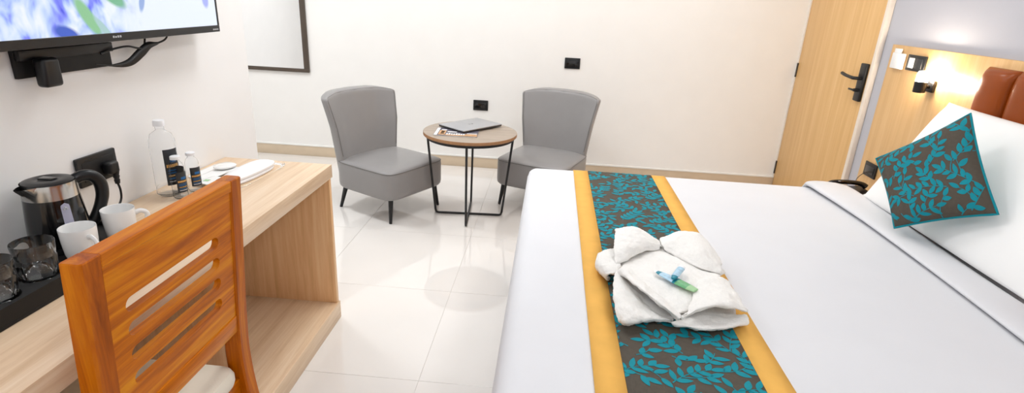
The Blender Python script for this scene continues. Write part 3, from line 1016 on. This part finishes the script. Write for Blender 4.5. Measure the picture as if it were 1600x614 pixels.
# duvet: an open-bottomed rounded shell over the mattress, soft undulation
rnd = random.Random(3)
def soft(x, y):
    return .0018 * sin(3.1 * x + 1.3 * y + .4) * sin(2.3 * y - 1.1 * x) + .0006 * sin(7.1 * y + 2.0 * x)
DX1 = 1.575
def duvet_ring(d, inset):
    """closed outline at depth d below the top, rounded corners"""
    pts = []
    r = .085 + inset * 0
    x0, x1, y0, y1 = BX0 + inset, DX1, BY0 + inset, BY1 - inset
    n = 10
    seq = [((x0 + r, y0 + r), pi, 1.5 * pi), ((x0 + r, y1 - r), .5 * pi, pi)]
    return x0, x1, y0, y1, r
bm = bmesh.new()
NX, NY = 70, 84
RAD = .062
def duvet_pt(s, t):
    """s from the foot (negative = hanging), t across; arc-length style wrap over the edges"""
    def wrap(q, q0):           # distance past the edge q0 -> (inset from outline, drop)
        k = q0 + RAD - q
        if k <= 0:
            return None
        a = k / RAD
        if a < pi / 2:
            return (RAD - RAD * sin(a), RAD - RAD * cos(a))
        return (0.0, RAD + (k - RAD * pi / 2))
    x, y, dx, dy = s, t, 0, 0
    w = wrap(s, BX0)
    if w:
        x, dx = BX0 + w[0], w[1]
    w = wrap(t, BY0)
    if w:
        y, dy = BY0 + w[0], w[1]
    else:
        w = wrap(-t, -BY1)
        if w:
            y, dy = BY1 - w[0], w[1]
    drop = sqrt(dx * dx + dy * dy) if max(dx, dy) < RAD else max(dx, dy) + .0 * min(dx, dy)
    z = BZ - min(drop, .50)
    if drop < RAD:
        z += soft(x, y) * (1 - drop / RAD)
    elif drop > RAD:
        k = min(1, (drop - RAD) / .3)
        x += .012 * k * sin(9 * y) * (dx > 0)
        y += .012 * k * sin(9 * x) * (dy > 0)
    return Vector((x, y, max(z, .085)))
ss = [BX0 - .46 + i * (.46) / 12 for i in range(12)] + [BX0 + i * .16 / 12 for i in range(12)] + [BX0 + .16 + i * (DX1 - BX0 - .16) / 34 for i in range(35)]
tt0 = [i * .46 / 12 - .46 for i in range(12)] + [i * .16 / 12 for i in range(12)]
ts = [BY0 + q for q in tt0] + [BY0 + .16 + i * (BY1 - BY0 - .32) / 36 for i in range(37)] + [BY1 - q for q in tt0[::-1]]
V = [[bm.verts.new(duvet_pt(s, t)) for t in ts] for s in ss]
for i in range(len(ss) - 1):
    for j in range(len(ts) - 1):
        bm.faces.new((V[i][j], V[i + 1][j], V[i + 1][j + 1], V[i][j + 1]))
dv = finish(bm, 'duvet', 'linen_white', angle=180)
tag(rebase(dv), 'smooth white duvet spread over the bed', 'duvet')

# turned-down band
def fold_x(y):
    return 1.372 + .045 * sin((y - 1.0) * 1.35) - .045 * max(0, (y - 2.35)) ** 1.2
bm = bmesh.new()
rings = []
ys = [BY0 + .0 + (BY1 - BY0) * k / 40 for k in range(41)]
prof_n = 26
for k, y in enumerate(ys):
    e = min((y - BY0), (BY1 - y))
    drop = 0 if e > .07 else .07 - sqrt(max(0, .07 ** 2 - (.07 - e) ** 2))
    ring = []
    x0 = fold_x(y)
    x1 = 1.606 + .012 * sin(3 * y)
    cxm, hw = (x0 + x1) / 2, (x1 - x0) / 2
    h = .0155 + .004 * sin(2.2 * y + .6)
    for q in range(prof_n):
        a = 2 * pi * q / prof_n
        c, s_ = cos(a), sin(a)
        xx = cxm + hw * math.copysign(abs(c) ** .6, c)
        lean = -.016 * max(0, (xx - cxm) / hw)
        zz = BZ + .004 + h + h * math.copysign(abs(s_) ** .75, s_) + lean - drop
        ring.append((xx, y, zz))
    rings.append(ring)
loft(bm, rings)
td = finish(bm, 'turndown', 'linen_white', dv, angle=180)

# runner
RN0, RN1, RN2, RN3 = 0.155, 0.232, 0.572, 0.644
def runner_pt(x, t, off=.003):
    """t = arc coordinate across the bed; follows the duvet"""
    p = duvet_pt(x, t)
    d = 1e-3
    n = (duvet_pt(x + d, t) - duvet_pt(x - d, t)).cross(duvet_pt(x, t + d) - duvet_pt(x, t - d)).normalized()
    return p + n * off
rn = thing('bed_runner', 'bed runner with teal leaves on brown and gold borders', 'bed runner', (0.4, 1.9, BZ))
RT0, RT1 = BY0 - .26, BY1 + .26
def strip(name, x0, x1, mat, off):
    bm = bmesh.new()
    nt_ = 150
    nu = max(2, int((x1 - x0) / .03))
    top = [[bm.verts.new(runner_pt(x0 + (x1 - x0) * i / nu, RT0 + (RT1 - RT0) * j / nt_, off)) for j in range(nt_ + 1)] for i in range(nu + 1)]
    for i in range(nu):
        for j in range(nt_):
            bm.faces.new((top[i][j], top[i + 1][j], top[i + 1][j + 1], top[i][j + 1]))
    o = finish(bm, name, mat, rn, angle=180)
    sm = o.modifiers.new('thickness', 'SOLIDIFY')
    sm.thickness = .0025
    sm.offset = -1
    return o
strip('gold_border', RN0, RN1, 'satin_gold', .0048)
strip('gold_border', RN2, RN3, 'satin_gold', .0048)
cen = strip('centre_cloth', RN1 - .004, RN2 + .004, 'weave_brown', .0040)

# leaf print: branches with paired leaves, laid as thin woven shapes on a surface function
def leaf_print(name, W, Hh, surf, parent, seed, world, size=1.0, mat='weave_teal', dense=1.0, keep_in=False):
    rg = random.Random(seed)
    bm = bmesh.new()
    def clampuv(p):
        return (min(max(p[0], .001), W - .001), min(max(p[1], .001), Hh - .001))
    def poly(spine, left, right):
        L_ = [bm.verts.new(surf(*clampuv(p))) for p in left]
        S_ = [bm.verts.new(surf(*clampuv(p))) for p in spine]
        R_ = [bm.verts.new(surf(*clampuv(p))) for p in right]
        for i in range(len(spine) - 1):
            for A, B in ((L_, S_), (S_, R_)):
                try:
                    bm.faces.new((A[i], A[i + 1], B[i + 1], B[i]))
                except ValueError:
                    pass
    occupied = []
    def leaf(x, y, ang, ln, wd):
        cx, cy = x + cos(ang) * ln * .5, y + sin(ang) * ln * .5
        if not (-.01 < cx < W + .01 and -.01 < cy < Hh + .01):
            return
        for (ox, oy) in occupied:
            if (ox - cx) ** 2 + (oy - cy) ** 2 < (.0185 * size) ** 2:
                return False
        tx_, ty_ = x + cos(ang) * ln, y + sin(ang) * ln
        if keep_in and not (.004 < tx_ < W - .004 and .004 < ty_ < Hh - .004 and .004 < x < W - .004 and .004 < y < Hh - .004):
            return
        occupied.append((cx, cy))
        n = 7
        dx, dy = cos(ang), sin(ang)
        sp, le, ri = [], [], []
        for i in range(n + 1):
            t = i / n
            w = wd * (sin(pi * t ** .85)) ** .8 * .5 if 0 < t < 1 else 0
            bx, by = x + dx * ln * t, y + dy * ln * t
            sp.append((bx, by))
            le.append((bx - dy * w, by + dx * w))
            ri.append((bx + dy * w, by - dx * w))
        poly(sp, le, ri)
        return True
    def stem(pts, w):
        sp, le, ri = [], [], []
        for i, p in enumerate(pts):
            a = pts[max(0, i - 1)]
            b = pts[min(len(pts) - 1, i + 1)]
            d = math.hypot(b[0] - a[0], b[1] - a[1]) or 1
            nx, ny = -(b[1] - a[1]) / d, (b[0] - a[0]) / d
            ww = w * (1 - .5 * i / len(pts))
            sp.append(p)
            le.append((p[0] + nx * ww, p[1] + ny * ww))
            ri.append((p[0] - nx * ww, p[1] - ny * ww))
        run = []
        for k in range(len(pts)):
            inside = 0 < sp[k][0] < W and 0 < sp[k][1] < Hh
            if inside:
                run.append(k)
            if (not inside or k == len(pts) - 1) and run:
                if len(run) > 1:
                    poly([sp[q] for q in run], [le[q] for q in run], [ri[q] for q in run])
                run = []
    def branch(x, y, ang, ln, depth=0):
        n = max(4, int(ln / (.0105 * size)))
        bend = rg.uniform(-1.0, 1.0) * 1.1 / n
        pts = []
        for i in range(n + 1):
            pts.append((x, y))
            x += cos(ang) * ln / n
            y += sin(ang) * ln / n
            ang += bend
        side = rg.choice((-1, 1))
        step = 2
        last = 0
        for i in range(1, n, step):
            a = math.atan2(pts[i][1] - pts[i - 1][1], pts[i][0] - pts[i - 1][0])
            for s in (side, -side):
                if rg.random() < .95 and leaf(pts[i][0], pts[i][1], a + s * rg.uniform(.65, 1.0), size * rg.uniform(.028, .040), size * rg.uniform(.0135, .0175)):
                    last = i
        if last:
            stem(pts[:last + 3], .0015 * size)
        a = math.atan2(pts[-1][1] - pts[-2][1], pts[-1][0] - pts[-2][0])
        if last >= n - 3:
            leaf(pts[-1][0], pts[-1][1], a, size * .036, size * .015)
        if depth < 1:
            for f in (.35, .7):
                k = int(n * f)
                a = math.atan2(pts[k][1] - pts[k - 1][1], pts[k][0] - pts[k - 1][0])
                branch(pts[k][0], pts[k][1], a + rg.choice((-1, 1)) * rg.uniform(.7, 1.1), ln * rg.uniform(.45, .6), depth + 1)
    gy = 0.0
    pitch = .120 * size * dense
    row = 0
    while gy < Hh + .05:
        gx = -.03 + (row % 2) * pitch * .5
        while gx < W + .05:
            branch(gx + rg.uniform(-.015, .015), gy + rg.uniform(-.015, .015), rg.uniform(.3, 1.2) + (row % 2) * 1.6, size * rg.uniform(.085, .125))
            gx += pitch
        gy += pitch * .95
        row += 1
    for gap, ln in ((.040, .075), (.032, .05)):
        spots = [(rg.uniform(0, W), rg.uniform(0, Hh)) for _ in range(int(W * Hh / (.02 * size) ** 2))]
        for (gx, gy) in spots:
            if all((ox - gx) ** 2 + (oy - gy) ** 2 > (gap * size) ** 2 for ox, oy in occupied):
                a = rg.uniform(0, 2 * pi)
                branch(gx - cos(a) * ln * size * .5, gy - sin(a) * ln * size * .5, a, ln * size, 1)
    o = finish(bm, name, mat, parent, world, angle=180)
    o['kind'] = 'stuff'
    o['label'] = 'teal woven leaf pattern'
    return o
leaf_print('leaf_pattern', RN2 - RN1, RT1 - RT0 - .02, lambda u, v: runner_pt(RN1 + u, RT0 + .01 + v, .0049), cen, 11, True, 1.15)

# ------------------------------------------------------------------ folded towel on the runner
TWZ = BZ + .0075
def tp(cx, cy, z):
    return at(910 + cx * .3258, 330 + cy * .3258, z)
tw = thing('folded_towel', 'white terry towel folded like an open flower on runner', 'towel', tp(430, 400, TWZ))
CRUMPLE = bpy.data.textures.new('crumple', 'CLOUDS')
CRUMPLE.noise_scale = .045
CRUMPLE.noise_depth = 2
PILE = bpy.data.textures.new('pile', 'CLOUDS')
PILE.noise_scale = .0045
PILE.noise_depth = 1
def soften(o):
    for tx, k in ((CRUMPLE, .014), (PILE, .0026)):
        d = o.modifiers.new('pile', 'DISPLACE')
        d.texture = tx
        d.texture_coords = 'GLOBAL'
        d.strength = k
        d.mid_level = .5
def fold(name, rows, thick=.012, n=5):
    per = surf_from_rows([[tp(*p) for p in r] for r in rows], n)
    bm = bmesh.new()
    V = [[bm.verts.new(p) for p in c] for c in per]
    for i in range(len(V) - 1):
        for j in range(len(V[0]) - 1):
            bm.faces.new((V[i][j], V[i + 1][j], V[i + 1][j + 1], V[i][j + 1]))
    o = finish(bm, name, 'terry_white', tw, angle=180)
    if o.data.polygons[len(o.data.polygons) // 2].normal.z < 0:
        o.data.flip_normals()
    sm = o.modifiers.new('thickness', 'SOLIDIFY')
    sm.thickness = thick
    sm.offset = -1
    ss_ = o.modifiers.new('round', 'SUBSURF')
    ss_.levels = 2
    ss_.render_levels = 2
    soften(o)
    return o
Z0 = TWZ + .002
# rolled body under the folds
bm = bmesh.new()
rings = []
cb_ = [tp(150, 230, Z0), tp(160, 545, Z0), tp(440, 545, Z0), tp(790, 560, Z0), tp(680, 320, Z0), tp(420, 215, Z0)]
cc = sum(cb_, Vector()) / 6
outl = smooth_path(cb_, 8, closed=True)
for z, s in ((0, .84), (.004, .88), (.010, .89), (.014, .84), (.018, .70), (.020, .4)):
    rings.append([(cc.x + (p.x - cc.x) * s * .94, cc.y + (p.y - cc.y) * s * .94, TWZ + z) for p in outl])
loft(bm, rings)
finish(bm, 'towel_body', 'terry_white', tw, angle=180)
fold('back_fold', [
    [(160, 255, Z0 + .058), (210, 236, Z0 + .062), (290, 197, Z0 + .062), (378, 182, Z0 + .056)],
    [(150, 190, Z0 + .082), (225, 170, Z0 + .090), (310, 160, Z0 + .080), (380, 172, Z0 + .062)],
    [(152, 110, Z0 + .096), (235, 95, Z0 + .105), (320, 122, Z0 + .092), (378, 160, Z0 + .064)],
    [(155, 84, Z0 + .088), (235, 74, Z0 + .095), (318, 108, Z0 + .082), (374, 152, Z0 + .058)],
    [(160, 110, Z0 + .030), (235, 105, Z0 + .030), (310, 135, Z0 + .030), (360, 170, Z0 + .030)]])
fold('back_fold', [
    [(385, 184, Z0 + .056), (450, 214, Z0 + .058), (560, 270, Z0 + .056), (662, 302, Z0 + .044)],
    [(378, 160, Z0 + .068), (470, 165, Z0 + .082), (580, 215, Z0 + .078), (672, 290, Z0 + .050)],
    [(372, 140, Z0 + .068), (470, 108, Z0 + .096), (575, 130, Z0 + .090), (672, 262, Z0 + .052)],
    [(372, 132, Z0 + .060), (472, 96, Z0 + .086), (580, 118, Z0 + .080), (676, 255, Z0 + .040)],
    [(385, 165, Z0 + .028), (475, 135, Z0 + .026), (575, 160, Z0 + .024), (665, 275, Z0 + .020)]])
fold('centre_fold', [
    [(140, 215, Z0 + .026), (300, 168, Z0 + .028), (385, 158, Z0 + .028), (500, 205, Z0 + .028), (690, 285, Z0 + .024)],
    [(172, 264, Z0 + .048), (300, 205, Z0 + .050), (385, 190, Z0 + .050), (500, 245, Z0 + .050), (660, 310, Z0 + .046)],
    [(250, 330, Z0 + .054), (340, 290, Z0 + .054), (430, 290, Z0 + .054), (520, 320, Z0 + .054), (640, 365, Z0 + .052)],
    [(320, 392, Z0 + .052), (390, 385, Z0 + .050), (450, 395, Z0 + .050), (505, 410, Z0 + .050), (590, 425, Z0 + .050)],
    [(420, 480, Z0 + .044), (445, 480, Z0 + .042), (468, 485, Z0 + .042), (490, 480, Z0 + .042), (530, 465, Z0 + .044)]])
# left front lapel with thick rolled lip, pocket below it
fold('left_lapel', [
    [(205, 252, Z0 + .066), (275, 318, Z0 + .064), (340, 374, Z0 + .062), (430, 450, Z0 + .058), (478, 505, Z0 + .040)],
    [(190, 258, Z0 + .074), (258, 338, Z0 + .074), (325, 394, Z0 + .072), (415, 468, Z0 + .064), (468, 516, Z0 + .040)],
    [(168, 275, Z0 + .068), (246, 352, Z0 + .068), (315, 405, Z0 + .064), (405, 480, Z0 + .054), (458, 522, Z0 + .032)],
    [(158, 300, Z0 + .052), (252, 356, Z0 + .050), (322, 410, Z0 + .046), (404, 482, Z0 + .038), (452, 520, Z0 + .020)]], .009)
fold('left_lobe', [
    [(166, 268, Z0 + .062), (222, 340, Z0 + .040), (298, 412, Z0 + .020), (374, 462, Z0 + .013), (446, 512, Z0 + .012)],
    [(146, 330, Z0 + .058), (200, 385, Z0 + .054), (284, 445, Z0 + .024), (362, 486, Z0 + .014), (440, 518, Z0 + .013)],
    [(150, 420, Z0 + .050), (205, 460, Z0 + .052), (290, 496, Z0 + .038), (366, 508, Z0 + .024), (436, 522, Z0 + .015)],
    [(160, 510, Z0 + .026), (212, 532, Z0 + .028), (290, 528, Z0 + .026), (370, 520, Z0 + .020), (436, 526, Z0 + .013)],
    [(172, 536, Z0 + .007), (216, 552, Z0 + .007), (290, 538, Z0 + .007), (368, 530, Z0 + .007), (434, 532, Z0 + .007)]], .010)
# right front roll: lip arching over a shaded hollow
fold('right_lapel', [
    [(560, 290, Z0 + .048), (610, 300, Z0 + .050), (660, 310, Z0 + .048), (705, 330, Z0 + .034)],
    [(540, 360, Z0 + .056), (610, 360, Z0 + .062), (680, 365, Z0 + .060), (745, 395, Z0 + .040)],
    [(512, 440, Z0 + .060), (600, 415, Z0 + .074), (695, 415, Z0 + .072), (785, 455, Z0 + .046)],
    [(490, 500, Z0 + .050), (585, 455, Z0 + .072), (690, 450, Z0 + .070), (792, 480, Z0 + .044)],
    [(478, 525, Z0 + .034), (585, 470, Z0 + .058), (690, 462, Z0 + .056), (792, 488, Z0 + .034)]], .011)
fold('right_lobe', [
    [(474, 516, Z0 + .024), (592, 488, Z0 + .014), (690, 488, Z0 + .014), (790, 492, Z0 + .026)],
    [(440, 528, Z0 + .030), (578, 520, Z0 + .022), (690, 522, Z0 + .021), (802, 510, Z0 + .028)],
    [(425, 542, Z0 + .022), (575, 560, Z0 + .022), (690, 556, Z0 + .020), (808, 535, Z0 + .016)],
    [(440, 552, Z0 + .007), (578, 574, Z0 + .007), (690, 568, Z0 + .007), (800, 548, Z0 + .007)]], .010)
fold('side_fold', [
    [(178, 190, Z0 + .046), (182, 230, Z0 + .046), (182, 270, Z0 + .044), (178, 310, Z0 + .036)],
    [(100, 200, Z0 + .046), (95, 235, Z0 + .048), (100, 270, Z0 + .046), (130, 310, Z0 + .036)],
    [(86, 215, Z0 + .020), (80, 245, Z0 + .020), (92, 280, Z0 + .020), (130, 318, Z0 + .018)],
    [(100, 232, Z0 + .004), (96, 255, Z0 + .004), (106, 288, Z0 + .004), (136, 322, Z0 + .004)]], .012)

# toiletry sachets lying in the towel
TZ = Z0 + .0600
def sachet(name, label, p0, p1, w, h, segs, cat):
    a, b = tp(p0[0], p0[1], TZ), tp(p1[0], p1[1], TZ)
    d = b - a
    L_ = d.length
    ang = math.atan2(d.y, d.x)
    t = thing(name, label, cat, tuple(a), ang)
    for (nm, f0, f1, mat, tap0, tap1) in segs:
        bm = bmesh.new()
        rings = []
        for k in range(7):
            f = f0 + (f1 - f0) * k / 6
            q = tap0 + (tap1 - tap0) * k / 6
            rings.append([(f * L_, w / 2 * q * cos(2 * pi * i / 16), h / 2 + h / 2 * q * .9 * sin(2 * pi * i / 16)) for i in range(16)])
        loft(bm, rings)
        finish(bm, nm, mat, t, world=False)
    return t
sachet('toiletry_tube', 'blue and green toiletry tube lying in the folded towel', (345, 293), (542, 390), .036, .013,
       [('tip', 0.0, .07, 'cap_white', .15, .45), ('tube_end', .07, .17, 'tube_teal', .45, .72), ('tube_body', .17, .52, 'tube_blue', .72, 1.05), ('tube_band', .52, .58, 'tube_teal', 1.05, 1.08), ('tube_shoulder', .58, .84, 'tube_green', 1.05, .95), ('cap', .84, 1.0, 'paper_green', .95, .7)], 'toiletry')
o_ = sachet('toiletry_bottle', 'small pale blue bottle lying across the toiletry tube', (430, 350), (475, 292), .024, .013,
       [('neck', 0.0, .18, 'tube_teal', .5, .8), ('bottle_body', .18, .85, 'tube_blue', .9, 1.0), ('cap', .85, 1.0, 'cap_white', .9, .75)], 'toiletry')
o_.location.z += .0125

# ------------------------------------------------------------------ pillow and patterned cushion
pw = []
def pillow_bm(w, h, th, nu=36, nv=28, pinch=.05):
    bm = bmesh.new()
    def half(sgn):
        def f(u, v):
            a, b = 2 * u - 1, 2 * v - 1
            ax = a * (1 - pinch * (1 - b * b) * abs(a) ** 3 * 1.0)
            bx = b * (1 - pinch * (1 - a * a) * abs(b) ** 3 * 1.0)
            t = max(0, (1 - a ** 4)) ** .55 * max(0, (1 - b ** 4)) ** .55
            wr = 1 + .05 * sin(5 * a + 2 * b) * (1 - a * a)
            return (ax * w / 2, bx * h / 2, sgn * th / 2 * t * wr)
        return f
    grid(bm, half(1), nu, nv)
    grid(bm, half(-1), nu, nv)
    bmesh.ops.remove_doubles(bm, verts=bm.verts, dist=1e-5)
    return bm
bm = pillow_bm(1.09, .60, .17, pinch=.035)
# lean: local x along -Y(world), local y up the lean, local z towards the room
ang = radians(62)
up = Vector((cos(ang), 0, sin(ang)))
side = Vector((0, 1, 0))
nrm = side.cross(up) * -1
if nrm.x > 0:
    nrm = -nrm
PC = Vector((1.742, 2.205, .818))
M_ = Matrix((side, up, nrm)).transposed().to_4x4()
bmesh.ops.transform(bm, matrix=Matrix.Translation(PC) @ M_, verts=bm.verts)
for v in bm.verts:      # the pillow's own weight flattens its lower edge on the sheet
    if v.co.z < .640:
        k = .640 - v.co.z
        v.co.z = .640 - .055 * (1 - math.exp(-k / .055))
o = finish(bm, 'pillow', 'pillow_white', angle=180)
tag(rebase(o), 'large white pillow leaning on the tan leather headboard', 'pillow')

CA, CB, CCc, CDd = Vector((1.505, 2.545, .838)), Vector((1.650, 2.275, 1.108)), Vector((1.690, 2.035, .780)), Vector((1.492, 2.265, .612))
CAMP = Vector((0, 0, CAM_H))
CA, CB, CDd = [CAMP + (p - CAMP) * .968 for p in (CA, CB, CDd)]
CCc = CAMP + (CCc - CAMP) * .945
cu = thing('throw_cushion', 'square cushion with teal leaves on brown, teal back', 'cushion', tuple(CDd))
cn = (CB - CDd).cross(CCc - CA).normalized()
if cn.x > 0:
    cn = -cn
def cush(u, v, sgn, off=0):
    a, b = 2 * u - 1, 2 * v - 1
    ax = a * (1 - .055 * (1 - b * b) * abs(a) ** 2)
    bx = b * (1 - .055 * (1 - a * a) * abs(b) ** 2)
    U, W_ = (ax + 1) / 2, (bx + 1) / 2
    # D--C is the lower edge (u), D--A the left edge (v)
    p = CDd.lerp(CCc, U).lerp(CA.lerp(CB, U), W_)
    t = max(0, (1 - a ** 4)) ** .6 * max(0, (1 - b ** 4)) ** .6
    return p + cn * (sgn * .052 * t + off)
bm = bmesh.new()
grid(bm, lambda u, v: cush(u, v, 1), 36, 36)
cf = finish(bm, 'front_cover', 'weave_brown', cu, angle=180)
bm = bmesh.new()
grid(bm, lambda u, v: cush(u, v, -.5), 30, 30)
finish(bm, 'back_cover', 'weave_teal', cu, angle=180)
loop = [cush(k / 20, 0, 0) for k in range(20)] + [cush(1, k / 20, 0) for k in range(20)] + [cush(1 - k / 20, 1, 0) for k in range(20)] + [cush(0, 1 - k / 20, 0) for k in range(20)]
bm = bmesh.new()
tube(bm, loop, .0045, 8, closed=True)
finish(bm, 'piping', 'weave_teal', cu, angle=180)
leaf_print('leaf_pattern', .37, .37, lambda u, v: cush(u / .37, v / .37, 1, .0007), cf, 5, True, 1.1, dense=.85, keep_in=True)

# ------------------------------------------------------------------ headboard on the right wall
hb = thing('headboard', 'light oak wall headboard with tan leather upholstered pads', 'headboard', (XR, 1.9, 0))
HXF = 1.978
nbox('oak_panel', (HXF, XR - .0005, 0.25, 3.490, 0.0, 1.300), 'panel_oak', hb, bev=.002)
PW_ = .190
pad_mesh = None
for k in range(10):
    y1 = 2.690 - k * PW_
    if y1 - PW_ < .9:
        break
    if pad_mesh is None:
        bm = bmesh.new()
        def pad(u, v):
            a, b = 2 * u - 1, 2 * v - 1
            t = max(0, 1 - abs(a) ** 3.2) ** .5 * max(0, 1 - abs(b) ** 14) ** .5
            return (-.012 - .052 * t, a * (PW_ / 2 - .001), .68 * v)
        Vp = grid(bm, pad, 20, 40)
        back = []
        rim = [Vp[i][0] for i in range(21)] + [Vp[20][j] for j in range(1, 41)] + [Vp[i][40] for i in range(19, -1, -1)] + [Vp[0][j] for j in range(39, 0, -1)]
        bk_ = [bm.verts.new((0, v.co.y, v.co.z)) for v in rim]
        for i in range(len(rim)):
            j = (i + 1) % len(rim)
            bm.faces.new((rim[i], rim[j], bk_[j], bk_[i]))
        o = finish(bm, 'leather_pad', 'leather_tan', hb, world=False, angle=60)
        pad_mesh = o.data
    else:
        o = bpy.data.objects.new('leather_pad', pad_mesh)
        COL.objects.link(o)
        o.parent = hb
    o.location = (HXF - XR - .0005, y1 - PW_ / 2 - 1.9, .580)

# switches on the oak panel
sw = thing('light_switch', 'black double switch plate with white rocker beside wall lamp', 'switch', (HXF, 3.22, 1.172))
nbox('plate', (HXF - .010, HXF - .0004, 3.142, 3.302, 1.176, 1.260), 'black_plastic', sw, bev=.003)
nbox('rocker', (HXF - .0145, HXF - .0098, 3.234, 3.280, 1.190, 1.244), 'switch_white', sw, bev=.002)
nbox('rocker', (HXF - .0145, HXF - .0098, 3.162, 3.212, 1.190, 1.244), 'bezel_black', sw, bev=.002)
kc = thing('card_holder', 'white card holder at far end of oak panel', 'card holder', (HXF, 3.385, 1.172))
nbox('holder', (HXF - .018, HXF - .0004, 3.332, 3.440, 1.172, 1.258), 'switch_white', kc, bev=.004)
nbox('card', (HXF - .012, HXF - .006, 3.372, 3.436, 1.200, 1.282), 'ceramic', kc, bev=.001)
ls = thing('wall_socket', 'black socket on oak panel low behind leaf cushion', 'socket', (HXF, 3.35, .526))
nbox('plate', (HXF - .010, HXF - .0004, 3.300, 3.425, 0.526, 0.612), 'black_plastic', ls, bev=.003)
nbox('insert', (HXF - .0125, HXF - .0095, 3.318, 3.407, 0.545, 0.592), 'black_gloss', ls, bev=.001)

# wall lamp
lm = thing('wall_lamp', 'black cup wall lamp glowing beside the headboard', 'wall lamp', (HXF, 3.07, 1.10))
LX, LY = 1.918, 3.048
nbox('wall_mount', (HXF - .016, HXF - .0004, LY - .03, LY + .03, 1.090, 1.150), 'black_metal', lm, bev=.004)
bm = bmesh.new()
tube(bm, [(HXF - .012, LY, 1.118), (LX + .028, LY, 1.118)], .011, 12)
finish(bm, 'arm', 'black_metal', lm)
bm = bmesh.new()
lathe(bm, [(0, 1.085), (.026, 1.085), (.028, 1.088), (.0295, 1.142), (.0275, 1.142), (.025, 1.096), (0, 1.096)], LX, LY, 32)
finish(bm, 'cup', 'black_metal', lm)
bm = bmesh.new()
lathe(bm, [(0, 1.097), (.0245, 1.097), (.0268, 1.14), (.0268, 1.176), (.023, 1.190), (.012, 1.195), (0, 1.195)], LX, LY, 32)
finish(bm, 'diffuser', 'lamp_glow', lm)

# nightstand behind the bed with telephone
ns = thing('nightstand', 'small oak nightstand hidden behind the far bed edge', 'nightstand', (1.80, 3.20, 0))
nbox('top', (1.67, HXF - .002, 3.00, 3.36, .405, .430), 'desk_oak', ns, bev=.002)
nbox('side', (1.68, HXF - .004, 3.01, 3.03, 0, .405), 'desk_oak_upright', ns)
nbox('side', (1.68, HXF - .004, 3.33, 3.35, 0, .405), 'desk_oak_upright', ns)
nbox('shelf', (1.68, HXF - .004, 3.03, 3.33, .15, .17), 'desk_oak', ns)
ph = thing('telephone', 'black telephone peeking over the far bed edge', 'telephone', (1.78, 3.19, .430))
bm = bmesh.new()
for v in box(bm, 1.68, 1.90, 3.08, 3.30, .430, .475, bev=.010, seg=3):
    if v.co.z > .45:
        v.co.z += (v.co.x - 1.79) * .12
finish(bm, 'base', 'black_plastic', ph)
bm = bmesh.new()
tube(bm, smooth_path([(1.695, 3.24, .500), (1.715, 3.24, .512), (1.77, 3.235, .520), (1.84, 3.23, .520), (1.875, 3.225, .512), (1.89, 3.22, .502)], 5), lambda t: .022 - .006 * sin(pi * t), 14, flat=.8)
finish(bm, 'handset', 'black_gloss', ph)
ntube('phone_cord', [(HXF - .012, 3.385, .545), (HXF - .03, 3.40, .525), (HXF - .05, 3.40, .49), (HXF - .06, 3.36, .45), (HXF - .09, 3.29, .445)], .0022, 'black_plastic', ph, seg=6)
